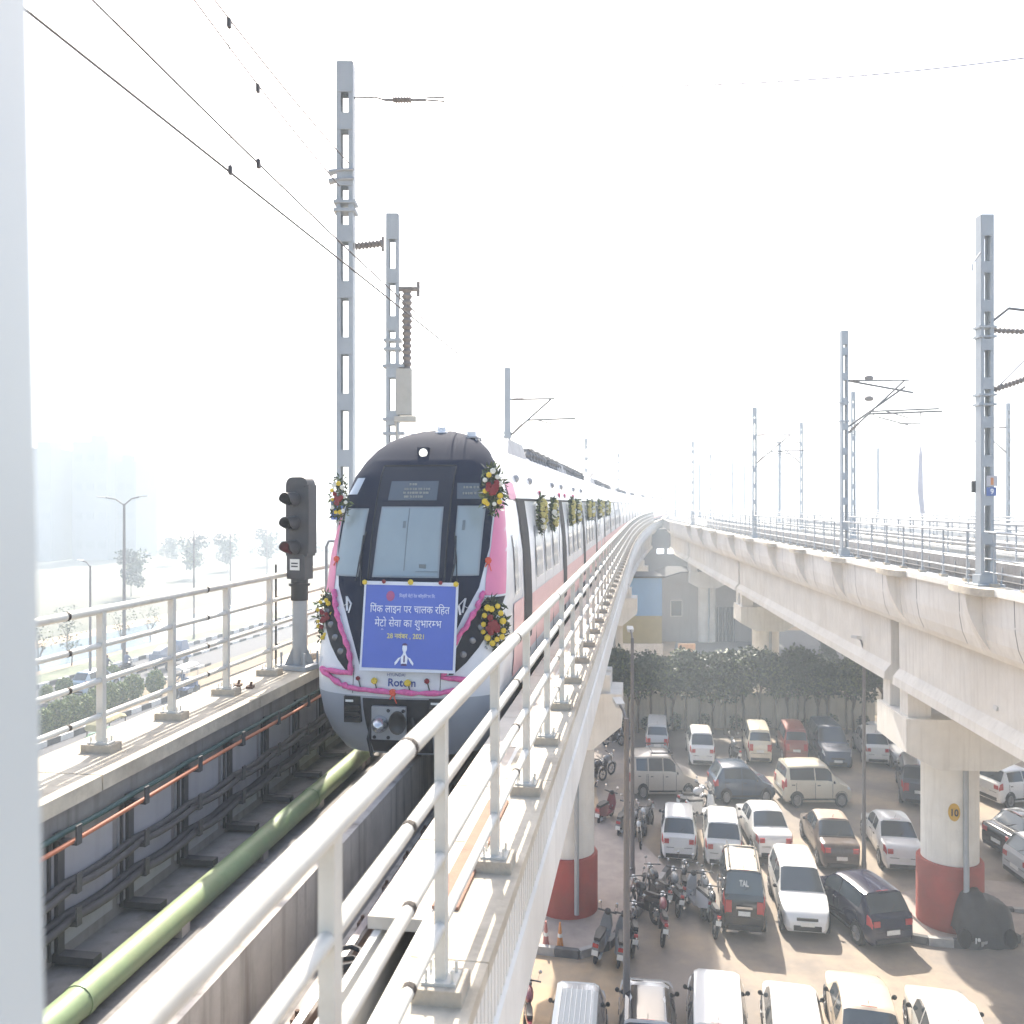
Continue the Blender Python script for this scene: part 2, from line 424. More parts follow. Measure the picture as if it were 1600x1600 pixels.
# grey wall panels and cable brackets on the left wall
b = MB(); s0 = 2.0
while s0 < 40:
    sweep(b, [(-3.895, z(2.32)), (-3.895, z(2.98)), (-3.91, z(2.98)), (-3.91, z(2.32))], [s0 + .06, s0 + .80]); s0 += .82
b.build('wall_panel', m_panel, vi)
def bracket_mesh():
    b = MB()
    b.box((.02, 0, -.62), (.035, .07, .84)); b.box((.02, -.10, -.62), (.02, .02, .8))
    for zz in (-.26, -.58, -.80):
        b.bar((.02, 0, zz), (.16, 0, zz), .05, .03); b.box((.165, 0, zz + .05), (.012, .055, .13))
    b.bar((0, 0, -1.03), (.30, 0, -1.03), .09, .05)
    return b
bm0 = None
for i in range(24):
    s0 = 3.0 + .82 * i
    if bm0 is None:
        bm0 = bracket_mesh().build('cable_bracket', m_brk, vi, world=False); br = bm0
    else:
        br = bm0.copy(); COL.objects.link(br)
    br.matrix_parent_inverse = Wm(vi).inverted()
    br.matrix_basis = Matrix.Translation(P(s0, -3.905, z(1.99))) @ Matrix.Rotation(heading(s0), 4, 'Z')
# piers under the near viaduct
def near_pier(s0, base_only=False):
    c = P(s0, -2.35, 0)
    pr = thing('viaduct_pier', '', 'pier', c, heading(s0))
    b = MB(); b.lathe((c.x, c.y, 0), [(.80, 0), (.80, 6.2)], 32, sx=1); b.build('column', m_cream, pr, smooth=40)
    b = MB(); b.lathe((c.x, c.y, 0), [(.90, .1), (.90, 1.75), (.87, 1.80), (.82, 1.80)], 32); b.build('painted_band', m_redband, pr, smooth=40)
    b = MB()
    hd = heading(s0)
    def L(x, y, zz): return c + Vector((x * math.cos(hd) - y * math.sin(hd), x * math.sin(hd) + y * math.cos(hd), zz))
    b.loft([[L(-.8, y, 5.0), L(.8, y, 5.0), L(1.62, y, 5.7), L(1.62, y, 6.6), L(-1.62, y, 6.6), L(-1.62, y, 5.7)] for y in (-.9, .9)]); b.build('cap', m_cream, pr)
    for x in (-1.1, 1.1):
        for y in (-.45, .45): b = MB(); b.box(L(x, y, 6.85), (.4, .5, .5), hd); b.build('pedestal', m_cream, pr)
    b = MB(); x0, y0 = L(.35, -.9, 0).xy; b.cyl((x0, y0, .3), (x0, y0, 6), .07, n=10); b.build('drain_pipe', m_galv, pr)
    return pr
for i, s0 in enumerate((26.4, 52.5, 78.5)):
    pr = near_pier(s0)
    tag(pr, ['round red-banded pier under the train viaduct beside traffic cones', 'slim cream pier under the train viaduct near the boundary wall', 'farthest cream pier under the train viaduct fading in haze'][i], group='piers of the train viaduct')
b = MB()
for (a, c) in ((-3, 26.1), (26.7, 52.2), (52.8, 78.2), (78.8, 105), (105.5, 150)):
    sweep(b, [(-1.25, z(3.5)), (-1.35, z(4.6)), (-1.2, z(4.75)), (-1.2, z(4.92)), (-3.5, z(4.92)), (-3.5, z(4.75)), (-3.35, z(4.6)), (-3.45, z(3.5))], frange(a, c, 9))
b.build('girder', m_cream, vi)

# ------------------------------------------------------------------ railings
def railing(name, label, fn, hd, t, zc, s0, ds, n, s_rail0, s_rail1, hgt=1.10, pw=.043, pd=.06, rr=.036, joints=True, m=None, mids=(.275, .55, .825), blocks=True, grp=None):
    m = m or m_railpaint
    rt = thing(name, label, 'railing', fn(s0, t, zc), 0, grp)
    sl = frange(s_rail0, s_rail1, 4)
    b = MB(); b.tube([fn(s, t, zc + hgt) for s in sl], rr, 12); b.build('top_rail', m, rt, smooth=50)
    for q in mids:
        b = MB(); b.tube([fn(s, t, zc + q) for s in sl], .024 if hgt > 1 and rr > .03 else .018, 8); b.build('mid_rail', m, rt, smooth=50)
    proto = None
    for i in range(n):
        s = s0 + ds * i; p = fn(s, t, zc)
        if proto is None:
            b = MB(); b.box((0, 0, hgt / 2 - .01 + .03), (pw, pd, hgt - .06))
            if blocks:
                b.box((0, 0, .066), (pw * 3.2, pd * 1.9, .012))
                for sx in (-1, 1):
                    for sy in (-1, 1): b.cyl((sx * pw * 1.2, sy * pd * .65, .07), (sx * pw * 1.2, sy * pd * .65, .115), .007, n=6)
            proto = b.build('post', m, rt, world=False)
            kb = None
            if blocks:
                b = MB(); b.box((0, 0, .03), (pw * 4.6, pd * 3.0, .062)); kb = b.build('base_block', mat('grout_block', (.42, .37, .30), .95, var=.2, scale=6, bump=.4), proto, world=False)
            o = proto
        else:
            o = proto.copy(); COL.objects.link(o)
            if kb:
                k2 = kb.copy(); COL.objects.link(k2); k2.parent = o
        o.matrix_parent_inverse = Wm(rt).inverted()
        o.matrix_basis = Matrix.Translation(p) @ Matrix.Rotation(hd(s), 4, 'Z')
    if joints:
        for k in range(1, 8):
            s = s0 + ds * (2 * k - .42)
            if s > s_rail1: break
            b = MB(); b.tube([fn(s, t, zc + hgt), fn(s + .03, t, zc + hgt)], rr * 1.06, 12); b.build('rail_joint', m_joint, rt)
            for q in mids: b = MB(); b.tube([fn(s + .02, t, zc + q), fn(s + .05, t, zc + q)], .027, 8); b.build('rail_joint', m_joint, rt)
    return rt
railing('railing', 'near cream tube railing on the coping between camera and train', P, heading, -.8, ZC + .005, .945, 1.245, 76, .3, 94)
railing('railing', 'cream tube railing on the far side of the track by the signal', P, heading, -4.22, ZC, 4.34, 1.05, 80, 2.5, 86, pw=.055, pd=.05, rr=.033)

# ------------------------------------------------------------------ cables, pipe
def cable(label, t, h, r, m, sag=.0, s0=2.2, s1=34):
    b = MB(); pts = []
    s = s0
    while s < s1:
        ph = ((s - 3.0) / .82) % 1.0
        pts.append(P(s, t + .006 * math.sin(s * 2.1 + h * 9), z(h) - sag * math.sin(math.pi * ph) + .006 * math.sin(s * 1.3 + h * 5))); s += .205
    b.tube(pts, r, 7); o = b.build('cable', m, smooth=60); tag(o, label, 'cable', 'cables along the trough wall')
cable('bright orange cable clipped along the trough wall', -3.77, 2.235, .017, m_orange, 0, 2.2)
cable('thin teal cable behind the orange cable on the trough wall', -3.85, 2.19, .02, m_teal, .01)
for k, (t, h, r) in enumerate(((-3.86, 2.55, .03), (-3.79, 2.56, .026), (-3.86, 2.765, .032), (-3.79, 2.77, .03))):
    cable(['grey cable nearest the wall on the middle bracket arms', 'grey cable on the outer side of the middle bracket arms', 'grey cable nearest the wall on the lowest bracket arms', 'thick grey cable on the outer side of the lowest bracket arms'][k], t, h, r, m_cable, .03)
b = MB(); b.tube([P(s, -3.47, z(3.07)) for s in frange(1.5, 11, 1.0)], .102, 18)
for s in (5.05, 8.9): b.tube([P(s, -3.47, z(3.07)), P(s + .06, -3.47, z(3.07))], .108, 18)
o = b.build('pipe', m_greenpipe, smooth=40); tag(o, 'long pale green pipe lying in the track trough below the train', 'pipe')
b = MB()
for s in frange(2.0, 10.6, 1.4):
    b = MB(); b.box(P(s, -3.47, z(3.15)), (.18, .12, .08), heading(s)); b.build('support', m_upstand, o)

for tt, rr_, lab in ((-1.16, .028, 'thick dark cable in the open duct toward the track'), (-1.09, .022, 'thin dark cable in the open duct toward the railing')):
    b = MB(); b.tube([P(s, tt + .012 * math.sin(s * 3), z(2.29)) for s in frange(.8, 5, .3)], rr_, 7); o = b.build('cable', m_dark, smooth=60); tag(o, lab, 'cable', 'cables in the open duct')
# loose rusty cable coil and bits on the coping
b = MB(); pts = [P(3.9 + .06 * math.sin(k * .9), -1.33 + .05 * math.cos(k * .9), z(2.2) + .012 * k * .6) for k in range(26)]
b.tube(pts, .012, 6); o = b.build('cable_coil', m_dark, smooth=60); tag(o, 'small coil of black cable beside the end of the cover slabs', 'cable')
# ================================================================== the metro train
S0, T0 = 8.53, -2.43
TR = thing('metro_train', 'white and pink metro train with dark cab front dressed with banner and garlands', 'train', P(S0, T0, z(2.95)), heading(0))
TM = Wm(TR)
def tl(x, y, zz):
    """train-local to world, following the track for the coaches behind"""
    return P(S0 + y, T0 + x, z(2.95) + zz)
def interp(tab, x):
    if x <= tab[0][0]: return tab[0][1]
    for (a, fa), (b2, fb) in zip(tab, tab[1:]):
        if x <= b2:
            return fa + (fb - fa) * (x - a) / (b2 - a)
    return tab[-1][1]
WT = [(.42, .74), (.6, .85), (.8, .92), (1.05, .965), (1.3, .985), (1.9, .985), (2.4, .965), (2.8, .915), (3.05, .875), (3.25, .82), (3.42, .74), (3.56, .64), (3.67, .52), (3.75, .38), (3.80, .21), (3.815, .02)]
ST = [(.42, .26), (.6, .14), (.8, .05), (1.05, 0), (1.3, .04), (1.7, .14), (2.2, .30), (2.7, .46), (3.0, .60), (3.25, .76), (3.42, .93), (3.56, 1.12), (3.67, 1.31), (3.75, 1.52), (3.80, 1.70), (3.815, 1.78)]
DT = [(.42, .45), (1.0, .55), (2.4, .55), (3.0, .58), (3.4, .5), (3.79, .25)]
NS = 2.5
CABL = 1.86
wz = lambda q: interp(WT, q)
def fs(t, q):
    w = wz(q); k = min(1, abs(t) / w)
    d = min(interp(DT, q), CABL - .02 - interp(ST, q))
    return interp(ST, q) + d * (1 - (1 - k ** NS) ** (1 / NS))
m_silver = mat('train_silver_paint', (.78, .78, .79), .3, var=.03, scale=2, coat=.3)
m_twhite = mat('train_white_paint', (.70, .71, .73), .3, var=.02, scale=2, coat=.4)
m_tdark = mat('train_dark_mask', (.020, .026, .048), .85, var=.05, scale=1.5, spec=.08)
m_skirt = mat('train_skirt_grey', (.36, .375, .41), .5, var=.06, scale=2)
m_pink = mat('train_pink_panel', (.62, .12, .25), .35, var=.04, coat=.3)
m_salmon = mat('train_salmon_band', (.78, .47, .46), .4, var=.05, coat=.2)
m_under = mat('underframe_black', (.03, .028, .03), .8, var=.2, scale=6)
# shell of the cab
zl = [.42, .5, .6, .7, .8, .92, 1.05, 1.18, 1.3, 1.5, 1.7, 1.95, 2.2, 2.45, 2.7, 2.85, 3.0, 3.12, 3.25, 3.34, 3.42, 3.49, 3.56, 3.62, 3.67, 3.71, 3.75, 3.775, 3.80, 3.815]
NT = 44
def ring(q, push=0.0):
    w = wz(q); out = [(-w, CABL, q)]
    for i in range(NT + 1):
        a = math.pi * (i / NT - .5); sn = math.sin(a)
        t = w * math.copysign(abs(sn) ** (2 / NS), sn); out.append((t, fs(t, q), q))
    out.append((w, CABL, q)); return out
b = MB(); b.grid([[tl(*p) for p in ring(q)] for q in zl])
cab = b.build('cab_front', [m_twhite, m_skirt, m_tdark], TR, smooth=60)
for p in cab.data.polygons:
    c = TM.inverted() @ (Wm(cab) @ p.center)
    if c.z < 1.07: p.material_index = 1
    elif c.z > 3.0 and c.y < .98 + (c.z - 3.0) * .95: p.material_index = 2
# helper: patch on the nose, given as rows of (t,z) pairs left edge -> right edge
def nose_patch(name, rows, m, parent=None, off=.006, nu=14, thick=0.0, smooth=60):
    b = MB(); grid = []
    for (ta, tb, q) in rows:
        r = []
        for i in range(nu + 1):
            t = ta + (tb - ta) * i / nu
            if off < .2: t = max(-wz(q) * .999, min(wz(q) * .999, t))
            r.append(tl(t, fs(t, q) - off, q))
        grid.append(r)
    b.grid(grid)
    return b.build(name, m, parent or cab, smooth=smooth)
def lerp_rows(pts, n=8):
    """pts: (ta,tb,z) keyed by z rising; resample"""
    out = []
    for (a, b2) in zip(pts, pts[1:]):
        for i in range(n): out.append(tuple(a[k] + (b2[k] - a[k]) * i / n for k in range(3)))
    return out + [pts[-1]]
nose_patch('dark_mask', lerp_rows([(-.40, .40, 1.32), (-.49, .49, 1.55), (-.62, .62, 1.85), (-.74, .74, 2.1), (-.815, .815, 2.5), (-.82, .82, 2.8), (-.80, .80, 3.04), (-.735, .735, 3.2), (-.60, .60, 3.38), (-.49, .49, 3.48)], 5), m_tdark, off=.005, nu=30)
nose_patch('door_panel', lerp_rows([(-.40, .40, 2.20), (-.40, .40, 3.36)], 10), mat('train_door_dark', (.03, .034, .05), .5, var=.04, spec=.15), off=.010)
b = MB()
for sgn in (-1, 1): b.tube([tl(sgn * .40, fs(.40, q) - .011, q) for q in [2.15 + .1 * i for i in range(13)]], .009, 6)
b.tube([tl(t, fs(t, 3.36) - .011, 3.36) for t in [-.40 + .1 * i for i in range(9)]], .011, 6)
b.build('door_seal', m_black, cab, smooth=60)
m_frame = mat('window_edge_grey', (.25, .28, .30), .35, var=.03)
def window(rows, pane_inset=.016):
    f = nose_patch('window', rows, m_frame, off=.013)
    r2 = [(a + pane_inset, b2 - pane_inset, q) for a, b2, q in rows]
    q0, q1 = rows[0][2], rows[-1][2]
    r2 = [(a, b2, q0 + pane_inset + (q - q0) * (1 - 2 * pane_inset / (q1 - q0))) for a, b2, q in r2]
    nose_patch('pane', r2, m_screen, f, off=.017)
    return f
w1 = window(lerp_rows([(-.355, .345, 2.20), (-.33, .335, 2.92)], 8))
w2 = window(lerp_rows([(-.80, -.51, 2.2), (-.775, -.475, 2.90)], 8))
w3 = window(lerp_rows([(.485, .735, 2.22), (.475, .75, 2.93)], 8))
# interior bulkhead seen through the panes: door seam, latch, desk edge
b = MB(); b.tube([tl(-.02, fs(.02, q) - .0185, q) for q in (2.27, 2.5, 2.7, 2.90)], .004, 5)
b.bar(tl(-.055, fs(.03, 2.70) - .0185, 2.70), tl(-.055, fs(.03, 2.77) - .0185, 2.77), .03, .004)
b.bar(tl(.1, fs(.1, 2.26) - .019, 2.262), tl(.33, fs(.33, 2.26) - .019, 2.262), .012, .004)
b.box(tl(.17, fs(.17, 2.31) - .019, 2.305), (.07, .006, .06), heading(0))
b.bar(tl(.555, fs(.55, 2.68) - .0185, 2.68), tl(.555, fs(.55, 2.78) - .0185, 2.78), .03, .004)
b.build('bulkhead_door', mat('bulkhead_grey', (.17, .2, .21), .5, var=.03), cab)
m_disp = mat('display_glass', (.10, .12, .14), .12, var=.05, spec=.7)
d1 = nose_patch('destination_display', lerp_rows([(-.27, .255, 2.985), (-.265, .25, 3.19)], 6), m_disp, off=.016)
d2 = nose_patch('destination_display', lerp_rows([(.46, .70, 3.0), (.44, .66, 3.17)], 6), m_disp, off=.012)
m_led = mat('display_letters', (.30, .31, .28), .6, var=0)
for d, segs in ((d1, [(-.05, .01, 3.155), (-.1, .17, 3.105), (-.1, .16, 3.065), (-.09, .11, 3.025)]), (d2, [(.52, .66, 3.125), (.52, .66, 3.06)])):
    b = MB()
    for ta, tb, q in segs:
        t = ta
        while t < tb:
            w = .012 + random.random() * .02
            b.box(tl(t, fs(t, q) - .021, q), (w, .003, .022), heading(0)); t += w + .012
    b.build('dot_letters', m_led, d)
nose_patch('corner_window', lerp_rows([(-.80, -.66, 3.05), (-.71, -.60, 3.23)], 5), mat('pale_corner_glass', (.45, .5, .55), .1, var=0), off=.012)
# top headlight
hc = tl(.0, fs(0, 3.50) + .02, 3.505); b = MB(); b.box(hc + Vector((0, .02, 0)), (.115, .16, .12), heading(0)); hl = b.build('headlight', m_tdark, cab)
b = MB(); c0 = hc + Vector((-.001, -.061, 0)); b.lathe((0, 0, 0), [(.048, 0), (.044, -.012), (.016, -.016)], 18, axis='y'); b.v = [tuple(c0 + Vector(v)) for v in b.v]
b.build('lens', mat('lit_headlamp', (.9, .88, .8), .2, var=0, emit=.5), hl)
# lower headlight clusters
m_hl = mat('headlight_cover', (.016, .016, .022), .35, var=.1, scale=8, spec=.2)
for sg in (-1, 1):
    rows = [(.50, .54, 1.27), (.52, .66, 1.38), (.56, .77, 1.52), (.62, .85, 1.66), (.69, .91, 1.80), (.76, .955, 1.92), (.82, .972, 2.0)]
    rows = [(a * sg, b2 * sg, q) for a, b2, q in rows]
    h = nose_patch('headlight', lerp_rows(rows, 3), m_hl, off=.012)
    b = MB()
    for (t, q) in ((.63, 1.46), (.71, 1.59), (.78, 1.71), (.85, 1.83)):
        cc = tl(t * sg, fs(t, q) - .016, q); b.ell(cc, (.035, .012, .035), 10, 6)
    b.build('lens', mat('lamp_reflector', (.20, .21, .23), .2, metal=.5, var=.1), h)
    b = MB(); b.tube([tl((a - .012) * sg, fs(a - .012, q) - .012, q) for a, _, q in [(r[0] * sg, 0, r[2]) for r in rows]], .011, 6)
    b.build('trim', m_twhite, h, smooth=60)
    # pink corner panels
    rows = [(.80, .972, 2.02), (.80, .968, 2.2), (.828, .955, 2.5), (.835, .925, 2.78), (.835, .885, 2.98)]
    nose_patch('pink_panel', lerp_rows([(a * sg, b2 * sg, q) for a, b2, q in rows], 4), mat('pink_satin', (.72, .22, .36), .45, var=.05), off=.008)
    # white emblem by the mask foot
    b = MB()
    def em(t, q): return tl(t * sg, fs(t, q) - .014, q)
    for a, c in (((.56, 1.93), (.62, 2.0)), ((.62, 2.0), (.60, 1.86)), ((.56, 1.93), (.58, 1.84)), ((.60, 1.93), (.66, 1.90))): b.bar(em(*a), em(*c), .022, .004)
    b.build('emblem', m_white, cab)
    # wipers
    b = MB(); b.tube([tl(t * sg, fs(t, q) - .03, q) for t, q in ((.46, 2.12), (.50, 2.35), (.49, 2.62))], .009, 6)
    b.tube([tl(t * sg, fs(t, q) - .026, q) for t, q in ((.53, 2.16), (.51, 2.40), (.47, 2.66))], .006, 6)
    b.build('wiper', m_black, cab)
    # fairing gap boxes below the bumper
    b = MB(); x0 = -.47 if sg < 0 else .40
    b.box(tl(x0, fs(x0, .9) - .01, .91), (.17, .07, .26), heading(0))
    for k in range(3): b.box(tl(x0, fs(x0, .9) - .055, .83 + .055 * k), (.15, .02, .018), heading(0))
    fb = b.build('step_box', m_black, cab)
    b = MB(); b.box(tl(x0 - .02, fs(x0, 1) - .052, 1.0), (.08, .004, .022), heading(0)); b.build('number_plate', m_plate, fb)
    b = MB(); b.bar(tl(.90 * sg, fs(.9, 1.33) - .01, 1.38), tl(.905 * sg, fs(.9, 1.33) - .01, 1.28), .02, .006); b.build('emblem', m_white, cab)
# white panel seams
b = MB()
for t in (-.47, .42): b.tube([tl(t, fs(t, q) - .003, q) for q in (1.07, 1.15, 1.25, 1.34)], .003, 5)
b.build('panel_seam', m_black, cab)
# opening behind the coupler
nose_patch('coupler_recess', lerp_rows([(-.32, .30, .44), (-.34, .33, .7), (-.36, .33, .92), (-.36, .36, 1.03)], 3), m_under, off=.007)
b = MB(); hd0 = heading(0)
b.box(tl(-.06, -.08, .815), (.34, .05, .32), hd0); cp = b.build('coupler', mat('coupler_steel', (.34, .35, .37), .4, metal=.4, var=.1), TR)
b = MB(); b.lathe((0, 0, 0), [(.015, -.17), (.05, -.13), (.075, -.06), (.085, .0)], 18, axis='y'); c0 = tl(-.14, -.12, .81); b.v = [tuple(c0 + Vector(v)) for v in b.v]
b.build('coupler_cone', m_chrome, cp, smooth=60)
b = MB(); b.lathe((0, 0, 0), [(.088, 0), (.086, -.025), (.066, -.026), (.05, -.012), (.012, -.01)], 22, axis='y'); c0 = tl(.03, -.103, .825); b.v = [tuple(c0 + Vector((v[0], v[1], v[2] * 1.3))) for v in b.v]
b.build('coupler_funnel', m_black, cp, smooth=60)
b = MB()
for x, q in ((-.06, .94), (-.06, .68), (-.2, .68), (.09, .94)): b.ell(tl(x, -.112, q), (.018, .012, .018), 8, 5)
b.build('coupler_pin', m_dark, cp)
b = MB(); b.tube([tl(-.24, -.02, .85), tl(-.27, -.08, .65), tl(-.25, -.02, .47)], .018, 8); b.build('air_hose', m_dark, cp); b = MB(); b.tube([tl(.15, .0, .85), tl(.2, -.05, .7), tl(.16, .02, .5)], .018, 8); b.build('air_hose', m_dark, cp)
# maker's lettering on the nose
b = MB(); text_into(b, 'Rotem', .105, .0, -.035, bold=.002); text_into(b, 'HYUNDAI', .042, -.06, .06)
bb = MB(); bb.add([tl(.04 + v[0], fs(.04 + v[0], 1.19 + v[1]) - .008, 1.19 + v[1]) for v in b.v], b.f)
bb.build('lettering', mat('blue_lettering', (.05, .08, .28), .5, var=0), cab)

# coaches
NC, PITCH, CL = 8, 19.8, 19.45
zs = [.95, 1.05, 1.3, 1.9, 2.4, 2.8, 3.05, 3.25, 3.42, 3.56, 3.67, 3.74, 3.78]
half = [(wz(q), q) for q in zs]
secp = [(-x, q) for x, q in half] + [(x, q) for x, q in reversed(half)]
m_doorv = mat('open_doorway_dark', (.028, .026, .028), .8, var=.1)
m_swin = mat('coach_window_glass', (.50, .52, .53), .08, var=.06, scale=1, spec=.8)
m_eq = mat('roof_unit_grey', (.42, .41, .41), .7, var=.15)
m_eqd = mat('roof_insulator_grey', (.19, .185, .18), .6, var=.15)
for k in range(NC):
    y0 = CABL if k == 0 else k * PITCH + .15
    y1 = (k + 1) * PITCH - .15
    b = MB(); b.loft([[tl(x, y, q) for x, q in secp] for y in (frange(y0, y1, 6) if k < 3 else frange(y0, y1, 3))])
    body = b.build('coach', [m_silver, m_twhite], TR, smooth=40)
    for p in body.data.polygons:
        if (Wm(body) @ p.center).z - z(2.95) > 2.98: p.material_index = 1
    def side_patch(name, ya, yb, qa, qb, m, parent, off=.006, sgn=1, n=5):
        b = MB(); rows = []
        for i in range(n + 1):
            q = qa + (qb - qa) * i / n; x = sgn * (wz(q) + off); rows.append([tl(x, ya, q), tl(x, yb, q)])
        b.grid(rows); return b.build(name, m, parent)
    side_patch('salmon_band', y0 + .25, y1, 1.16, 1.82, m_salmon, body)
    side_patch('salmon_band', y0 + .1, y1, 1.16, 1.82, m_salmon, body, sgn=-1)
    if k < 5:
        for j in range(4):
            yd = 1.98 + 4.95 * j + k * PITCH
            dd = side_patch('door', yd, yd + .66, .98, 3.0, m_doorv, body, .012)
            if k < 2:
                for w0, w1 in ((1.25, 2.05), (2.35, 3.15), (3.45, 4.2)):
                    if yd + .86 + w1 - .8 < y1:
                        side_patch('window', yd + w0, yd + w1 - .1, 1.98, 2.66, m_swin, body, .009)
                for ee in (1.15, 2.2, 3.3, 4.4):
                    if yd + ee > y1: continue
                    b = MB(); b.bar(tl(wz(1.9) + .004, yd + ee, 1.0), tl(wz(2.4) + .004, yd + ee, 2.95), .012, .006); b.build('panel_seam', mat('seam_grey', (.3, .3, .31), .5, var=0), body)
    if k < 4: side_patch('cantrail_line', y0, y1, 2.985, 3.015, m_under, body, .014, n=1)
    if k == 0:
        side_patch('window', CABL - .95 + .35, CABL - .95 + .62, 1.95, 2.6, m_swin, cab, .01)
        side_patch('salmon_band', CABL - .75, CABL + .05, 1.06, 1.86, m_salmon, cab, .009, n=6)
        side_patch('pink_square', CABL - .45, CABL + .12, 3.0, 3.2, mat('pink_satin', (.72, .22, .36), .45), cab, .012, n=3)
        b = MB()
        for yy in (2.4, 3.7, 6.6, 8.2, 11.0, 13.2): b.ell(tl(wz(3.28) + .01, yy, 3.26), (.05, .06, .055), 10, 6)
        b.build('roof_lamp', m_eq, body, smooth=60)
        b = MB()
        for yy in (4.5, 7.4, 8.5, 10.4): b.ell(tl(wz(3.1) + .008, yy, 3.1), (.02, .07, .05), 10, 6)
        b.build('rosette', mat('pink_dot', (.65, .05, .18), .5), body)
    b = MB()
    yy = y0 + .4
    while yy < y1 - 1.2:
        L = random.choice([1.2, 1.8, 2.6]); L = min(L, y1 - yy - .2)
        hgt = random.choice([.35, .45, .5]); b.loft([[tl(-.78, y, .93), tl(.78, y, .93), tl(.72, y, .93 - hgt), tl(-.72, y, .93 - hgt)] for y in (yy, yy + L)]); yy += L + .25
    b.build('underframe', m_under, body)
    # roof equipment along the shoulder
    for (u0, u1, hh) in ((3.0, 5.6, .24), (10.0, 12.6, .24)) if k == 0 else ((1.2, 4.2, .24), (8.5, 11.4, .24), (15, 17.4, .22)):
        ya, yb = (u0 + k * PITCH, u1 + k * PITCH); b = MB()
        b.loft([[tl(-.62, y, q0), tl(.62, y, q0), tl(.50, y, q1), tl(-.50, y, q1)] for y, q0, q1 in ((ya, 3.45, 3.55), (ya + .9, 3.45, 3.62 + hh), (yb - .3, 3.45, 3.62 + hh), (yb, 3.45, 3.55))])
        b.build('roof_unit', m_eq, body)
    b = MB(); n = 0
    for j in range(30 if k < 3 else 14):
        y = (6.0 if k == 0 else 5.0) + .42 * j * 1.0 + k * PITCH
        if j % 7 == 6 or y > y1 - .3: continue
        b.lathe(tl(.5, y, 3.55), [(.05, 0), (.07, .04), (.05, .08), (.07, .12), (.05, .16), (.07, .2), (.04, .25)], 8)
        if j % 2: b.box(tl(.42, y, 3.84), (.2, .3, .05), heading(0))
    b.tube([tl(.5, (6.0 if k == 0 else 5.0) + k * PITCH + q, 3.84) for q in (0, 3, 5.6, 9, 12)], .02, 6)
    b.build('insulator', m_eqd, body)
    if k:
        b = MB(); b.loft([[tl(x * .86, y, 1.0 + (q - .95) * .93) for x, q in secp] for y in (k * PITCH - .16, k * PITCH + .16)]); b.build('gangway', m_under, body)
# antenna hoops and white domes on the cab roof
for x, yy in ((-.28, 1.62), (.42, 1.5)):
    q0 = 3.50; b = MB()
    for dx in (-.09, .09): b.tube([tl(x + dx, yy, q0), tl(x + dx * .8, yy + .03, q0 + .21), tl(x + dx * .8, yy + .3, q0 + .21), tl(x + dx, yy + .36, q0)], .014, 6)
    b.box(tl(x, yy + .16, q0 + .21), (.17, .3, .016), hd0); b.box(tl(x + .02, yy + .2, q0 + .11), (.05, .14, .18), hd0)
    a = b.build('antenna_hoop', m_eq, cab)
    b = MB(); b.box(tl(x, yy + .16, q0 + .25), (.10, .10, .06), hd0); b.build('white_cap', m_white, a)
b = MB(); b.lathe(tl(.06, 1.65, 3.76), [(.08, 0), (.08, .02), (.055, .035), (.05, .08), (.02, .09)], 14); b.build('antenna_dome', m_white, cab, smooth=50)

# ------------------------------------------------------------------ ribbons, banner, flowers (hung on the train)
m_rib = mat('pink_ribbon', (.78, .16, .38), .85, var=.22, scale=26, bump=.5)
def ribbon(label, pts, r=.026, off=.03):
    fine = []
    for a, c in zip(pts, pts[1:]):
        for i in range(6): fine.append((a[0] + (c[0] - a[0]) * i / 6 + random.uniform(-.006, .006), a[1] + (c[1] - a[1]) * i / 6 + random.uniform(-.006, .006)))
    fine.append(pts[-1]); b = MB()
    b.tube([tl(t, fs(t, q) - off, q) for t, q in fine], [r * (1 + .22 * math.sin(i * 1.7) + .15 * math.sin(i * 4.1)) for i in range(len(fine))], 8)
    o = b.build('ribbon', m_rib, smooth=60); tag(o, label, 'ribbon', 'pink ribbons on the train front')
ribbon('pink ribbon curving from windscreen to bumper beside the signal', [(-.79, 2.06), (-.74, 1.88), (-.64, 1.68), (-.53, 1.48), (-.485, 1.26), (-.86, 1.27)])
ribbon('pink ribbon curving from windscreen to bumper on the railing side', [(.79, 2.06), (.74, 1.90), (.64, 1.72), (.50, 1.5), (.445, 1.25), (.80, 1.2)])
ribbon('pink ribbon sagging across the bumper under the banner', [(-.86, 1.26), (-.6, 1.15), (-.47, 1.12), (.0, 1.10), (.44, 1.10), (.62, 1.14), (.82, 1.23)])
# banner
BW, BH = .95, .86
bl, br_ = (.045 - BW / 2, -.07, 1.275), (.045 + BW / 2, -.07, 1.265)
BTOP = .17
ban = thing('banner', 'blue launch banner with white border and Hindi lettering on the train front', 'banner', tl(.045, -.07, 1.275), 0)
def bp(x, y, o=0.0): return tl(.115 + x, -.075 - o + BTOP * y / BH + .012 * math.sin(3 * x) * 1.0, 1.315 + y - .012 * x)
def bgrid(x0, x1, y0, y1, o, nx=10, ny=8): return [[bp(x0 + (x1 - x0) * i / nx, y0 + (y1 - y0) * j / ny, o) for i in range(nx + 1)] for j in range(ny + 1)]
b = MB(); b.grid(bgrid(-BW / 2, BW / 2, 0, BH, 0)); b.grid(bgrid(-BW / 2, BW / 2, 0, BH, -.012)); b.build('cloth', mat('banner_white', (.72, .74, .80), .6, var=.02), ban, smooth=60)
b = MB(); b.grid(bgrid(-BW / 2 + .022, BW / 2 - .022, .03, BH - .035, .004)); b.build('blue_field', mat('banner_blue', (.10, .155, .52), .5, var=.05, scale=3), ban, smooth=60)
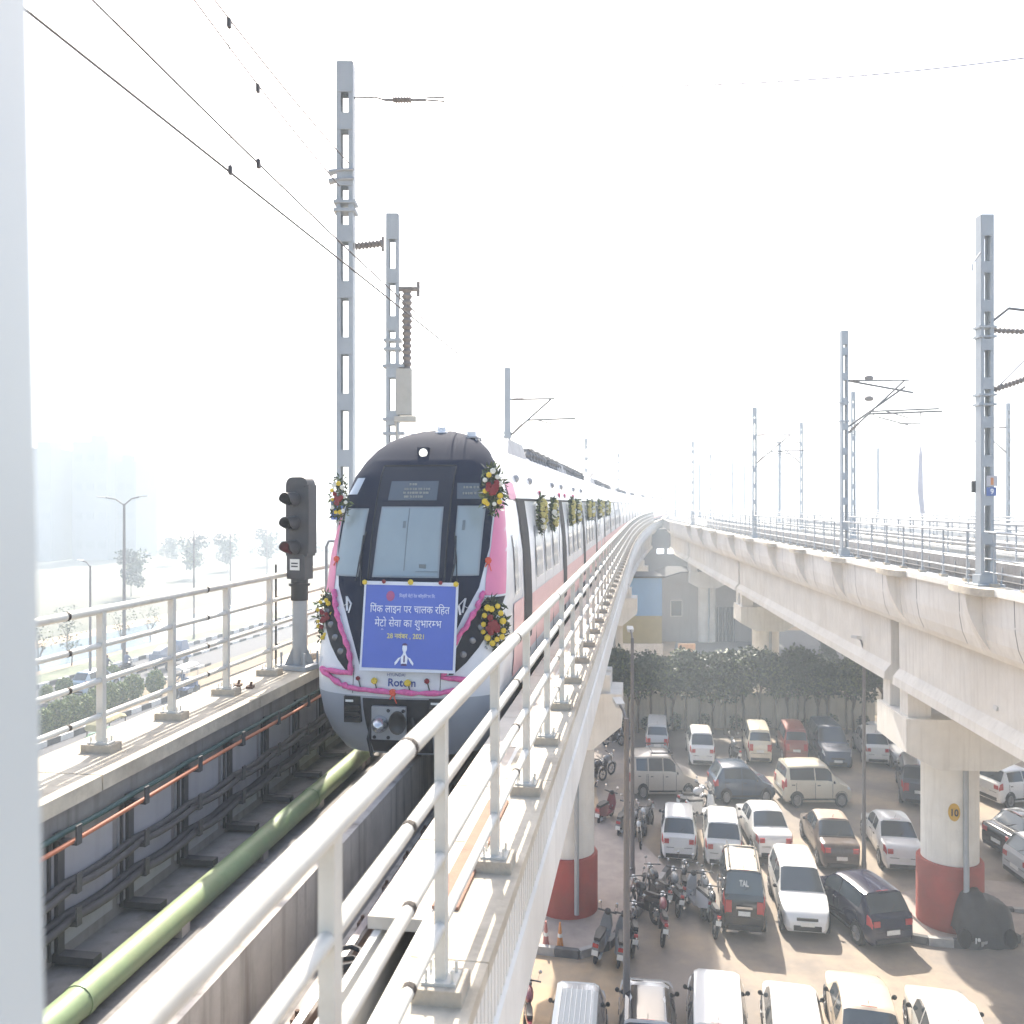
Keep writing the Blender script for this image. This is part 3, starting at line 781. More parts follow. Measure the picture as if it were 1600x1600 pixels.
def blet(parts, m, name):
    b = MB(); xs = []
    for (fn) in parts: fn(b)
    bb = MB(); bb.add([bp(v[0], v[1], .008) for v in b.v], b.f); bb.build(name, m, ban)
def line(segs, size, x0, y, bold, fit=None):
    def fn(b):
        t = MB(); x = 0
        for s_ in segs:
            if isinstance(s_, tuple):
                k, cut = s_; w = text_into(t, k, size, x, 0, bold=bold, align='LEFT', cut=cut); x += w
            elif s_ == ' ': x += size * .26
            elif s_ == '^':
                t.add([(x - size * .20, -size * .20, 0), (x - size * .16, -size * .24, 0), (x - size * .26, -size * .30, 0), (x - size * .30, -size * .26, 0)], [(0, 1, 2, 3)])
                t.add([(x - size * .20, -size * .20, 0), (x - size * .16, -size * .24, 0), (x - size * .06, -size * .30, 0), (x - size * .02, -size * .26, 0)], [(0, 1, 2, 3)])
            else:
                w0 = len(t.v); text_into(t, s_, size, x, 0, bold=bold, align='LEFT'); x = max(v[0] for v in t.v[w0:]) + size * .012
        W_ = max(v[0] for v in t.v); k_ = (fit / W_) if fit else 1.0; b.add([((v[0] - W_ / 2) * k_ + x0, v[1] * (k_ * .5 + .5 if k_ > .6 else k_ * .75 + .25) + y, 0) for v in t.v], t.f)
    return fn
m_lw = mat('banner_letters_white', (.85, .86, .9), .6, var=0)
blet([line(['िपंक', ' ', 'लाइन', ' ', 'पर', ' ', 'चालक', ' ', 'रिहत'], .125, .0, .56, .0, .80), line(['मेट', '^', 'ो', ' ', 'सेवा', ' ', 'का', ' ', 'शुभार', ('म', .70), 'भ'], .125, -.01, .425, .0, .67)], m_lw, 'lettering')
blet([line(['िदल्ली', ' ', 'मेट', '^', 'ो', ' ', 'रेल', ' ', 'कॉर्पोरेशन', ' ', 'िल.'], .05, .07, .71, .001, .36)], mat('banner_letters_pale', (.55, .6, .85), .6, var=0), 'lettering')
blet([line(['28', ' ', 'नवंबर', ' ', ', 2021'], .072, -.03, .315, .001, .37)], mat('banner_letters_yellow', (.75, .66, .22), .6, var=0), 'lettering')
b = MB(); b.add([bp(-.20 + .042 * math.cos(a), .72 + .05 * math.sin(a), .008) for a in [math.tau * i / 20 for i in range(20)]], [tuple(range(20))])
b.build('round_logo', mat('banner_logo_red', (.42, .10, .22), .6, var=.05), ban)
b = MB()
def bpoly(pts): b.add([bp(x, y, .009) for x, y in pts], [tuple(range(len(pts)))])
bpoly([(-.03 + .024 * math.cos(a), .225 + .042 * math.sin(a)) for a in [math.tau * i / 16 for i in range(16)]])
bpoly([(-.041, .19), (-.019, .19), (-.012, .165), (.005, .14), (.0, .075), (-.06, .075), (-.065, .14), (-.048, .165)])
bpoly([(.003, .14), (.035, .085), (.06, .06), (.065, .085), (.03, .13)]); bpoly([(-.063, .14), (-.095, .085), (-.12, .06), (-.125, .085), (-.09, .13)])
b.build('greeting_figure', m_lw, ban)
b = MB()
def bdark(pts): b.add([bp(x, y, .0098) for x, y in pts], [tuple(range(len(pts)))])
bdark([(-.03 + .027 * math.cos(a), .25 + .022 * math.sin(a)) for a in [math.pi * i / 10 for i in range(11)]]); bdark([(-.036, .155), (-.024, .155), (-.022, .09), (-.038, .09)]); bdark([(-.052, .078), (-.008, .078), (.0, .058), (-.06, .058)])
b.build('figure_lines', mat('banner_dark_line', (.10, .06, .14), .6, var=0), ban)
m_yel = mat('marigold_yellow', (.72, .52, .05), .7, var=.2, scale=30); m_rose = mat('rose_red', (.22, .02, .025), .6, var=.3, scale=30); m_wfl = mat('white_petal', (.75, .74, .65), .7, var=.1, scale=20)
m_orn = mat('orange_red_bow', (.70, .10, .05), .6, var=.15)
def bloom(b, c, r, mi=0):
    b.ell(c, (r, r * .7, r), 9, 6, mi)
    for i in range(7):
        a = math.tau * i / 7; b.ell((c[0] + math.cos(a) * r * .62, c[1] - r * .35, c[2] + math.sin(a) * r * .62), (r * .45, r * .35, r * .45), 6, 4, mi)
for x, y, m, r, lab in ((-BW / 2 + .01, BH - .01, m_yel, .024, 'yellow flower pinned to the banner corner nearer the signal'), (0, BH, m_yel, .027, 'yellow flower pinned at the middle of the banner top edge'),
                   (BW / 2 - .02, BH - .01, m_yel, .026, 'yellow flower pinned to the banner corner nearer the railing'), (-.27, BH, m_rose, .02, 'dark red rose on the banner top edge toward the signal'), (.30, BH, m_rose, .02, 'dark red rose on the banner top edge toward the railing')):
    b = MB(); bloom(b, bp(x, y, .025), r); o = b.build('flower', m, smooth=60); tag(o, lab, 'flower', 'flowers pinned to the banner')
for t, q, m, r, lab in ((-.235, 1.205, m_yel, .032, 'yellow flower on the white bumper below the banner near the logo'), (.105, 1.195, m_yel, .034, 'yellow flower on the white bumper right of the maker name'), (-.41, 1.22, m_rose, .022, 'red rose with stem at the bumper edge by the signal'), (.295, 1.215, m_rose, .026, 'red rose with stem on the bumper toward the railing'), (-.04, 1.10, m_orn, .036, 'orange red bow at the middle of the bumper ribbon'), (-.80, 2.37, m_orn, .032, 'orange red bow on the pink panel edge by the signal'), (.815, 2.37, m_orn, .034, 'orange red bow on the pink panel edge toward the railing')):
    fl = thing('flower', lab, 'flower', tl(t, fs(t, q) - .03, q), 0, 'flowers pinned on the train front')
    b = MB(); bloom(b, tl(t, fs(t, q) - .03, q), r); b.build('bloom', m, fl, smooth=60)
    b = MB(); b.tube([tl(t, fs(t, q) - .02, q - .01), tl(t + .02, fs(t, q - .06) - .02, q - .07), tl(t + .035, fs(t, q - .1) - .02, q - .11)], .006, 5)
    if m is m_orn: b.tube([tl(t, fs(t, q) - .02, q - .01), tl(t - .03, fs(t, q - .06) - .02, q - .07)], .008, 5)
    b.build('stem', m_orn if m is m_orn else m_leafs[0], fl)
# round bouquets
def bouquet(name, label, c, rx, rz, ry, group, white=True, n_y=11, seed=0, inner=True, dens=2.6, fac=(0, -1, 0), fr=.27, ym=None, lf=1.25):
    rnd = random.Random(seed); bq = thing(name, label, 'bouquet', c, 0, group)
    f = Vector(fac).normalized(); side = Vector((-f.y, f.x, 0)).normalized()
    def pt(x, y, d): return Vector(c) + side * (-x) + Vector((0, 0, y)) + f * d
    b = MB()
    for i in range(int(150 * dens)):
        a = rnd.random() * math.tau; r = math.sqrt(rnd.random()) * 1.15
        p = pt(math.cos(a) * rx * r, math.sin(a) * rz * r * 1.1, ry * .3 * rnd.random())
        L = rx * lf * rnd.uniform(.35, .75); dv = Vector((rnd.gauss(0, 1), rnd.gauss(0, 1), rnd.gauss(0, 1.3) - .2)).normalized() * L; wv = dv.cross(Vector((rnd.gauss(0, 1), 1, rnd.gauss(0, 1)))).normalized() * L * .16
        b.add([p, p + dv * .5 + wv, p + dv, p + dv * .5 - wv], [(0, 1, 2, 3)], rnd.randrange(3))
    b.build('foliage', m_leafs, bq)
    b = MB()
    for i in range(n_y):
        a = math.tau * (i + rnd.uniform(-.3, .3)) / n_y; k = rnd.uniform(.72, 1.0)
        mi = 1 if white and rnd.random() < .3 else 0
        bloom(b, pt(math.cos(a) * rx * k, math.sin(a) * rz * k, ry * .7), rx * fr * rnd.uniform(.75, 1.1), mi)
    b.build('yellow_bloom', [ym or m_yel, m_wfl], bq, smooth=60)
    if inner:
        b = MB()
        for i in range(13):
            a = rnd.random() * math.tau; r = rnd.random() * .55; bloom(b, pt(math.cos(a) * rx * r, math.sin(a) * rz * r, ry * .85), rx * .27)
        b.build('red_bloom', m_rose, bq, smooth=60)
    return bq
bouquet('flower_bouquet', 'round bouquet of red and yellow flowers high on the cab corner by the mast', tl(-.80, .60, 3.0), .085, .19, .12, 'bouquets on the train front', seed=1)
bouquet('flower_bouquet', 'round bouquet of red roses and yellow flowers high beside the pink square', tl(.865, .50, 3.1), .105, .2, .12, 'bouquets on the train front', seed=2)
bouquet('flower_bouquet', 'low bouquet of yellow and red flowers over the headlight by the signal', tl(-.885, .42, 1.76), .085, .21, .12, 'bouquets on the train front', white=False, seed=3)
bouquet('flower_bouquet', 'low bouquet with yellow ring and red roses over the railing side headlight', tl(.90, .36, 1.74), .115, .21, .12, 'bouquets on the train front', white=False, seed=4, n_y=13)
names = ['first', 'second', 'third', 'fourth', 'fifth', 'sixth', 'seventh', 'eighth']
kk = 0
for j in range(5):
    for dy in (1.75, 3.35):
        yy = 1.98 + 4.95 * j + dy
        rx = .22 if j < 3 else .28
        bouquet('flower_garland', f'{"first" if dy < 2 else "second"} yellow green garland after the {names[j]} open doorway', tl(wz(2.8) + .05, yy, 2.80), rx, .20, .08, 'garlands hung along the train side', seed=10 + kk, inner=False, n_y=17, dens=3.2, fac=(UY, -UX, 0), fr=.19, lf=.6, ym=mat('garland_pale_yellow', (.55, .48, .17), .7, var=.3, scale=20)); kk += 1
# ================================================================== right-hand viaducts
ZR = HC - 1.7
def right_viaduct(label, off, W, ys, brackets, detail=True, yb=(4, 25.4, 26.1, 52.0, 52.6, 78, 78.6, 104, 104.6, 140)):
    v = thing('viaduct', label, 'viaduct', Q(20, off + W / 2, 0))
    def q(y, t, zz): return Q(y, off + t, zz)
    b = MB()
    pr = [(0, ZR), (0, ZR - .13), (.11, ZR - .13), (.13, ZR - .75), (.19, ZR - 1.1), (.30, ZR - 1.36), (.44, ZR - 1.52), (W - .44, ZR - 1.52), (W - .30, ZR - 1.36), (W - .13, ZR - .75), (W - .11, ZR - .13), (W, ZR - .13), (W, ZR),
          (W - .5, ZR), (W - .5, ZR - 1.05), (.5, ZR - 1.05), (.5, ZR)]
    sweep(b, pr, ys, fn=q); dk = b.build('deck', [m_cream, m_trough], v)
    for p in dk.data.polygons:
        n = p.normal; c = p.center
        if c.z < ZR - .3 and c.z > ZR - 1.2 and len(p.vertices) == 4:
            a = (c.x - EDGE_A - EDGE_B * c.y) / E_L
            if off + .4 < a < off + W - .4: p.material_index = 1
    if detail:
        # curved bracket fins and the rounded lips of the coping
        for k, y in enumerate(brackets):
            b = MB(); rows = []
            N = 14; inner = []; outer = []
            for i in range(N + 1):
                u = i / N; zz = ZR - .10 - 1.42 * u
                inn = .12 + .32 * u ** 2.2
                out = -.22 + (.66) * (u ** 1.9)
                inner.append((inn, zz)); outer.append((min(out, inn - .005), zz))
            for yy in (y - .13, y + .13):
                pass
            poly = outer + inner[::-1]
            b.loft([[q(yy, t, zz) for t, zz in poly] for yy in (y - .12, y + .12)])
            b.build('bracket', m_cream, v)
            b = MB(); pts = []
            for i in range(17):
                a = math.pi * i / 16; pts.append((y + .95 * math.cos(a), -.30 * math.sin(a) ** .7))
            ring0 = [q(yy, t, ZR + .004) for yy, t in pts] + [q(pts[-1][0], .45, ZR + .004), q(pts[0][0], .45, ZR + .004)]
            ring1 = [p_ - Vector((0, 0, .15)) for p_ in ring0]
            b.loft([ring1, ring0]); b.build('mast_plinth', m_coping, v)
        # panel joints
        b = MB(); y = brackets[0] - 1.55
        while y < 60:
            for (ta, za), (tb, zb) in (((.108, ZR - .14), (.127, ZR - .75)), ((.127, ZR - .75), (.187, ZR - 1.1)), ((.187, ZR - 1.1), (.297, ZR - 1.36))):
                b.loft([[q(y, ta, za), q(y + .03, ta, za)], [q(y, tb, zb), q(y + .03, tb, zb)]], closed=False, caps=False)
            y += 2.55
        b.build('panel_joint', mat('joint_grey', (.16, .15, .14), .9, var=0), v)
        b = MB(); ya = 6
        b.loft([[q(y, .1245, ZR - .66), q(y, .132, ZR - .70), q(y, .124, ZR - .70)] for y in frange(6, 90, 6)]); b.build('panel_seam', m_cream, v)
    for k in range(0, len(yb), 2):
        b = MB(); a, c = yb[k], yb[k + 1]
        sweep(b, [(.78, ZR - 1.50), (.80, 7.35), (.62, 7.12), (.60, 6.9), (W - .60, 6.9), (W - .62, 7.12), (W - .80, 7.35), (W - .78, ZR - 1.50)], frange(a, c, 9), fn=q)
        b.build('girder', m_cream, v)
    # tracks
    for t in (W / 2 - .48, W / 2 + .48):
        b = MB(); sweep(b, [(t - .03, ZR - 1.05), (t + .03, ZR - 1.05), (t + .03, ZR - .88), (t - .03, ZR - .88)], ys, fn=q); b.build('rail', m_rail, v)
        b = MB(); sweep(b, [(t - .2, ZR - 1.045), (t + .2, ZR - 1.045), (t + .2, ZR - .98), (t - .2, ZR - .98)], ys, fn=q); b.build('rail_plinth', m_upstand, v)
    b = MB(); y = 6
    while y < 70:
        b.loft([[q(yy, W - .515, ZR - .12), q(yy, W - .515, ZR - .9), q(yy, W - .5, ZR - .9), q(yy, W - .5, ZR - .12)] for yy in (y + .05, y + .1)]); y += 1.1
    b.build('wall_strip', m_galv, v)
    b = MB()
    for h in (.3, .5, .72): b.tube([q(y, W - .56, ZR - h) for y in frange(6, 80, 4)], .03, 6)
    b.build('cable_tray', m_cable, v)
    return v
YS = [4, 8, 12, 16, 20, 25, 30, 40, 50, 60, 75, 90, 110, 130, 160]
BR = [8.4, 13.5, 18.6, 23.5, 28.8, 33.9, 39.0, 44.3, 50, 57, 64, 71]
right_viaduct('pale viaduct with curved bracket fins beside the parked cars', 0, 4.3, YS, BR)
right_viaduct('second pale viaduct running beyond the first one with empty track', 6.6, 4.3, YS, [], False)
right_viaduct('farthest pale viaduct across the haze behind the second one', 17.5, 8.0, YS, [], False)
def right_pier(y, label, off=0.0, sign=False, red=True, num=None):
    c = Q(y, off + 2.3, 0); pr = thing('viaduct_pier', label, 'pier', c, QH, 'piers of the pale viaducts')
    def L(x, yy, zz): return c + Vector((x * math.cos(QH) - yy * math.sin(QH), x * math.sin(QH) + yy * math.cos(QH), zz))
    b = MB(); b.lathe((c.x, c.y, 0), [(.76, 0), (.76, 4.95)], 36); b.build('column', m_cream, pr, smooth=40)
    if y < 30 and off < 1: b = MB(); b.lathe((c.x, c.y, 0), [(.885, .1), (.885, 1.88), (.85, 1.93), (.77, 1.93)], 36); b.build('painted_band', m_redband, pr, smooth=40)
    b = MB(); b.loft([[L(-.78, yy, 4.75), L(.78, yy, 4.75), L(1.7, yy, 5.2), L(1.7, yy, 6.12), L(-1.62, yy, 6.12), L(-1.62, yy, 5.2)] for yy in (-1.25, 1.25)])
    b.build('cap', m_cream, pr)
    for x in (-1.2, 1.2):
        for yy in (-.72, .72): b = MB(); b.box(L(x, yy, 6.5), (.62, .62, .80), QH); b.build('pedestal', m_cream, pr)
    b = MB(); b.tube([L(.12, -.80, 5.2), L(.12, -.82, 2.3), L(.06, -1.0, 2.0), L(.06, -1.0, .15)], .075, 10); b.build('drain_pipe', m_galv, pr, smooth=50)
    if sign:
        s = MB(); a0 = -.22
        pts = [L(.775 * math.sin(a0 + .20 * math.cos(k)), -.775 * math.cos(a0 + .20 * math.cos(k)), 3.45 + .25 * math.sin(k)) for k in [math.tau * i / 24 for i in range(24)]]
        s.add(pts, [tuple(range(24))]); sg = s.build('number_disc', mat('disc_yellow', (.55, .33, .03), .6, var=.1), pr)
        t = MB(); text_into(t, '10', .27, 0, -.1, bold=.008); u = MB()
        u.add([L(.785 * math.sin(a0 + v[0] * 1.05), -.785 * math.cos(a0 + v[0] * 1.05), 3.45 + v[1]) for v in t.v], t.f); u.build('lettering', m_black, sg)
    return pr
right_pier(25.75, 'round pier with red band and yellow number disc among the parked cars', sign=True)
right_pier(52.3, 'round pier rising behind the row of small trees')
right_pier(78.3, 'far pier in front of the grey building')
right_pier(25.75, 'pier of the second viaduct hidden behind the red-banded pier', 6.6)
right_pier(52.3, 'pier of the second viaduct beyond the boundary wall', 6.6)
Qh = lambda s: QH
railing('railing', 'thin pale railing along the edge of the viaduct with bracket fins', Q, Qh, .28, ZR + .005, 6.4, 1.32, 72, 5, 100, pw=.035, pd=.05, rr=.028, joints=False, m=m_galv)
railing('railing', 'thin pale railing on the far edge of the first pale viaduct', Q, Qh, 4.05, ZR, 8, 1.6, 48, 6, 86, pw=.035, pd=.05, rr=.028, joints=False, m=m_galv)
railing('railing', 'thin pale railing on the near edge of the second pale viaduct', Q, Qh, 6.85, ZR, 10, 1.6, 50, 8, 90, pw=.035, pd=.05, rr=.028, joints=False, m=m_galv)
railing('railing', 'thin pale railing on the far edge of the second pale viaduct', Q, Qh, 10.65, ZR, 12, 1.7, 50, 10, 96, pw=.035, pd=.05, rr=.028, joints=False, m=m_galv)
railing('railing', 'far railing half lost in haze on the farthest viaduct', Q, Qh, 17.8, ZR, 18, 2.0, 48, 16, 112, pw=.035, pd=.05, rr=.028, joints=False, m=m_galv, blocks=False)

# ================================================================== catenary masts
def mast(label, base, top, rz, wid=.235, cant=0, sign=False, kind='lattice', extra=None, group='overhead line masts', ins=True, czs=None, reach=1.5, side=1):
    """two steel channels tied by batten plates, standing on base and reaching height top (world z)"""
    o = thing('catenary_mast', label, 'mast', base, rz, group)
    H = top - base[2]
    b = MB(); dep = wid * .85; ch = wid * .30
    if kind == 'lattice':
        for sx in (-1, 1):
            x = sx * (wid / 2 - ch / 2)
            b.box((sx * (wid / 2 - .008), 0, H / 2), (.016, dep, H))
            for sy in (-1, 1): b.box((x, sy * (dep / 2 - .007), H / 2), (ch - .018, .013, H - .004))
        zz = .05; step = .80
        while zz < H - .72:
            for sy in (-1, 1): b.box((0, sy * (dep / 2 + .004), zz + .13), (wid - .02, .010, .24))
            zz += step
        for sy in (-1, 1): b.box((0, sy * (dep / 2 + .004), H - .22), (wid - .02, .010, .44))
    else:
        b.box((0, 0, H / 2), (wid, wid * .8, H))
    b.build('column', m_mast, o, world=False)
    b = MB(); b.box((0, 0, .02), (wid * 2.1, dep * 2.4, .045)); b.box((0, 0, .13), (wid * 1.3, dep * 1.35, .2))
    for sx in (-1, 1):
        for sy in (-1, 1): b.cyl((sx * wid * .85, sy * dep * .95, .04), (sx * wid * .85, sy * dep * .95, .13), .016, n=6)
    b.build('base_plate', m_mast, o, world=False)
    if cant:
        # cantilever: top tube with insulator, stay, registration arm; cant = +1 to the right, -1 to the left
        c = cant; z1, z2 = czs if czs else (H - 1.35, H - 2.75)
        b = MB()
        b.tube([(c * wid / 2, 0, z1), (c * reach, 0, z1 + .02)], .028, 6)
        b.tube([(c * wid / 2, 0, z2), (c * reach * .92, 0, z1)], .03, 6)
        b.tube([(c * reach * .42, 0, z2 + (z1 - z2) * .42), (c * reach * 1.45, 0, z2 + (z1 - z2) * .47)], .028, 6)
        b.tube([(c * reach * .62, 0, z2 + (z1 - z2) * .43), (c * reach * .98, 0, z2 + (z1 - z2) * .30)], .018, 6)
        b.tube([(c * reach * .45, 0, z2 + (z1 - z2) * .43), (c * reach * .45, 0, z2 - .1)], .010, 6)
        ct = b.build('cantilever', m_arm, o, world=False)
        if ins:
            for (p, q) in (((c * (wid / 2 + .06), 0, z1), (c * (wid / 2 + .40), 0, z1 + .005)), ((c * (wid / 2 + .06), 0, z2 + .05), (c * (wid / 2 + .36), 0, z2 + .34))):
                b = MB(); p, q = Vector(p), Vector(q)
                N = 13; b.tube([p.lerp(q, i / N) for i in range(N + 1)], [.03 if i % 2 else .055 for i in range(N + 1)], 10)
                b.build('insulator', m_insul, ct, world=False)
    for k in ((H - 2.0, H - 2.12) if not extra else extra):
        b = MB(); b.box((0, 0, k), (wid * 1.35, dep * 1.25, .045)); b.build('clamp_band', m_mast, o, world=False)
    if sign:
        b = MB(); zc = 2.05
        b.box((.07, -dep / 2 - .02, zc - .1), (.20, .012, .18)); sg = b.build('sign_plate', mat('sign_blue', (.10, .16, .38), .5, var=.05), o, world=False)
        b = MB(); b.box((.08, -dep / 2 - .022, zc + .12), (.22, .012, .22)); b.build('sign_upper', mat('sign_pale', (.52, .5, .52), .5, var=.05), sg, world=False)
        t = MB(); text_into(t, '9', .15, 0, -.05, bold=.004); u = MB(); u.add([(.08 + v[0], -dep / 2 - .0275, zc - .1 + v[1]) for v in t.v], t.f); u.build('lettering', m_white, sg, world=False)
        u = MB(); u.box((.08, -dep / 2 - .0295, zc + .11), (.06, .004, .15)); u.build('mark', mat('sign_orange', (.6, .25, .1), .5, var=0), sg, world=False)
        b = MB(); b.box((-wid / 2 - .12, -.05, zc + .0), (.07, .05, .24)); b.build('sensor_box', m_black, o, world=False)
    return o
def zt(py, Y): return HC + (787 - py) * Y / FPX
# along the near track, left coping
s1 = 12.35
L1 = mast('tall grey batten mast directly behind the train cab beside the signal', P(s1, -4.28, ZC), zt(95, 12.75), heading(0) * .0, .235)
d = MB()
b = MB(); b.tube([(.12, 0, 7.75), (.42, 0, 7.76)], .012, 6); b.tube([(.55, 0, 7.72), (1.15, 0, 7.72)], .018, 6)
for k in range(2): b.tube([(1.15, 0, 7.72 + .03 * k), (1.42, 0, 7.70 + .06 * k)], .012, 6)
b.tube([(.42, 0, 7.76), (.56, 0, 7.72)], .012, 6)
a1 = b.build('upper_arm', m_arm, L1, world=False)
b = MB(); N = 13; b.tube([(.68 + .02 * i, 0, 7.72) for i in range(N + 1)], [.03 if i % 2 else .055 for i in range(N + 1)], 10); b.build('insulator', m_insul, a1, world=False)
b = MB(); N = 15; b.tube([(.14 + .026 * i, 0, 5.62 + .003 * i) for i in range(N + 1)], [.035 if i % 2 else .065 for i in range(N + 1)], 10); b.tube([(.53, 0, 5.55), (.53, 0, 5.76)], .02, 8)
b.build('insulator', m_insul, L1, world=False)
b = MB()
for zz in (6.55, 6.68): b.tube([(-.22, -.05, zz - .02), (.0, -.12, zz), (.14, -.12, zz)], [.05, .022, .022], 8)
b.build('clamp', m_galv, L1, world=False)
b = MB(); b.box((-.04, -.12, 1.85), (.30, .012, .30)); sp = b.build('sign_plate', mat('sign_blue', (.10, .16, .38), .5), L1, world=False)
s2 = 14.75
L2 = mast('grey batten mast carrying the isolator switch above the train roof', P(s2, -4.28, ZC), zt(335, 15.2), 0, .215, extra=(4.55, 4.7))
b = MB(); b.box((.20, -.02, 3.82), (.26, .2, .78)); b.box((.22, -.02, 3.36), (.36, .26, .09)); b.tube([(.05, -.1, 3.36), (.1, -.1, 3.0)], .02, 6)
bx = b.build('switch_box', mat('beige_steel', (.42, .40, .35), .5, var=.1), L2, world=False)
b = MB(); N = 26; b.tube([(.24, 0, 4.20 + i * .052) for i in range(N + 1)], [(.055 if i % 2 else .088) * (1.1 if i > 13 else 1) for i in range(N + 1)], 12); b.build('insulator', m_insul, bx, world=False)
b = MB(); b.tube([(.08, 0, 5.58), (.44, 0, 5.58)], .045, 8); b.tube([(.43, 0, 5.45), (.43, 0, 5.70)], .03, 8); b.tube([(.05, 0, 4.95), (.12, 0, 5.5)], .014, 6); b.build('switch_arm', m_insul, bx, world=False)
for zz in (4.26, 3.36, 3.12): b = MB(); b.box((.02, 0, zz), (.36, .22, .05)); b.build('clamp_band', m_galv, L2, world=False)
for (px, ty, Y, lab, c) in ((793, 575, 27.6, 'slim mast with bracket arm rising over the train roof units', 1), (916, 685, 61, 'hazy mast over the middle of the train', 1), (966, 708, 84, 'fainter mast where the train roof meets the haze', 1), (997, 724, 104, 'faintest mast near the vanishing end of the train', 0)):
    X = (px - 800) / FPX * Y
    mast(lab, (X, Y, ZC), zt(ty, Y), 0, .2, cant=c, kind='solid' if c and Y < 30 else 'lattice', czs=(zt(624, Y) - ZC, zt(680, Y) - ZC) if Y < 30 else None, reach=1.45)
# right-hand viaduct edge
b0 = Q(18.6, .22, ZR)
M1 = mast('large grey mast with blue number sign on the edge of the finned viaduct', b0, zt(338, 18.6), 0, .27, sign=True, extra=(5.15, 5.35, 3.75, 3.95))
def heavy_arm(z1, z2, x1, n):
    b = MB(); b.tube([(.12, 0, z1), (x1, 0, z2)], .02, 6); ar = b.build('strut', m_arm, M1, world=False)
    b = MB(); p, q = Vector((.22, 0, z1 + (z2 - z1) * .12)), Vector((x1 * .75, 0, z1 + (z2 - z1) * .72)); b.tube([p.lerp(q, i / n) for i in range(n + 1)], [.035 if i % 2 else .07 for i in range(n + 1)], 10); b.build('insulator', m_insul, ar, world=False)
heavy_arm(4.02, 4.45, 1.3, 20); heavy_arm(5.3, 5.25, 1.2, 15)
b = MB(); b.tube([(.12, 0, 5.45), (.5, 0, 5.75), (1.35, 0, 5.65)], .03, 8); b.build('bracket_arm', m_arm, M1, world=False); b = MB(); b.tube([(.3, 0, 4.15), (1.3, 0, 5.15)], .018, 8); b.tube([(-.12, -.1, 6.9), (-.3, -.1, 6.65), (-.3, -.1, 6.5)], .014, 6); b.build('bracket_arm', m_galv, M1, world=False)
rights = [(28.8, .22, 517, 'grey mast with double insulated cantilever on the finned viaduct', 1, .22), (44.3, .22, 637, 'slim mast at the third bracket of the finned viaduct', 1, .2), (70.5, .22, 690, 'hazy mast far along the finned viaduct edge', 0, .2)]
for y, off, ty, lab, c, w in rights:
    p = Q(y, off, ZR); H = zt(ty, p.y) - ZR
    mast(lab, p, zt(ty, p.y), 0, w, cant=c, reach=2.1 if y < 30 else 1.9, czs=(H - 1.6, H - 3.3) if y < 30 else None, extra=(H - 2.3, H - 2.9), sign=False)
for o_ in [o for o in COL.objects if o.get('label') == 'grey mast with double insulated cantilever on the finned viaduct']:
    H_ = zt(517, 28.8) - ZR
    b = MB(); b.tube([(.1, .25, H_ - 1.55), (2.35, .3, H_ - 1.95)], .035, 6); b.tube([(.1, .25, H_ - 3.15), (2.1, .3, H_ - 1.75)], .035, 6); b.tube([(.9, .25, H_ - 2.65), (3.3, .3, H_ - 2.55)], .032, 6); b.tube([(1.2, .25, H_ - 2.75), (2.2, .3, H_ - 3.0)], .02, 6); b.tube([(2.6, .3, H_ - 2.55), (2.6, .3, H_ - 2.95), (1.9, .3, H_ - 2.95)], .02, 6)
    c2 = b.build('cantilever', m_arm, o_, world=False)
    for (x_, z_) in ((.9, H_ - 1.48), (.9, H_ - 2.15)):
        b = MB(); b.ell((x_, .25, z_), (.16, .08, .09), 10, 6); b.build('insulator', m_insul, c2, world=False)
for (px, ty, Y, by, lab, c, kd) in ((1333, 612, 44.5, 843, 'lattice mast standing just behind the double cantilever mast', 0, 'lattice'), (1252, 660, 61, 832, 'lattice mast on the second viaduct left of the double cantilever mast', -1, 'lattice'),
        (1575, 630, 50, 838, 'mast at the edge of view beyond the large signed mast', -1, 'lattice'), (1372, 700, 85, 826, 'thin faint mast right of the double cantilever mast', 0, 'solid'),
        (1110, 710, 100, 822, 'faint paired mast beside the vanishing railings', 1, 'lattice'), (1218, 690, 75, 830, 'thin faint mast between two lattice masts', 1, 'solid'), (1145, 715, 110, 818, 'very faint mast behind the slim mast', 0, 'solid'), (1163, 725, 120, 818, 'palest mast behind the slim mast base', 0, 'solid'),
        (1055, 735, 118, 815, 'pale mast where both viaducts meet', 0, 'solid'), (1093, 725, 112, 818, 'pale mast just left of the faint paired mast', 0, 'solid')):
    X = (px - 800) / FPX * Y
    mast(lab, (X, Y, ZR - .02), zt(ty, Y), 0, .2, cant=c, kind=kd, reach=1.8)
b = MB(); Y = 62; X = (1442 - 800) / FPX * Y
b.loft([[(X - .14, Y, zt(805, Y)), (X + .16, Y, zt(805, Y)), (X + .16, Y + .1, zt(805, Y)), (X - .14, Y + .1, zt(805, Y))], [(X - .34, Y, zt(765, Y)), (X + .02, Y, zt(765, Y)), (X + .02, Y + .1, zt(765, Y)), (X - .34, Y + .1, zt(765, Y))], [(X - .26, Y, zt(712, Y)), (X - .02, Y, zt(712, Y)), (X - .02, Y + .1, zt(712, Y)), (X - .26, Y + .1, zt(712, Y))], [(X - .16, Y, zt(697, Y)), (X - .12, Y, zt(697, Y)), (X - .12, Y + .1, zt(697, Y)), (X - .16, Y + .1, zt(697, Y))]])
b.tube([(X, Y + .05, ZR), (X + .02, Y + .05, zt(790, Y))], .06, 8)
o = b.build('feather_flag', mat('faded_flag', (.5, .48, .52), .8, var=.1)); tag(o, 'narrow leaning feather flag behind the far railings', 'flag')

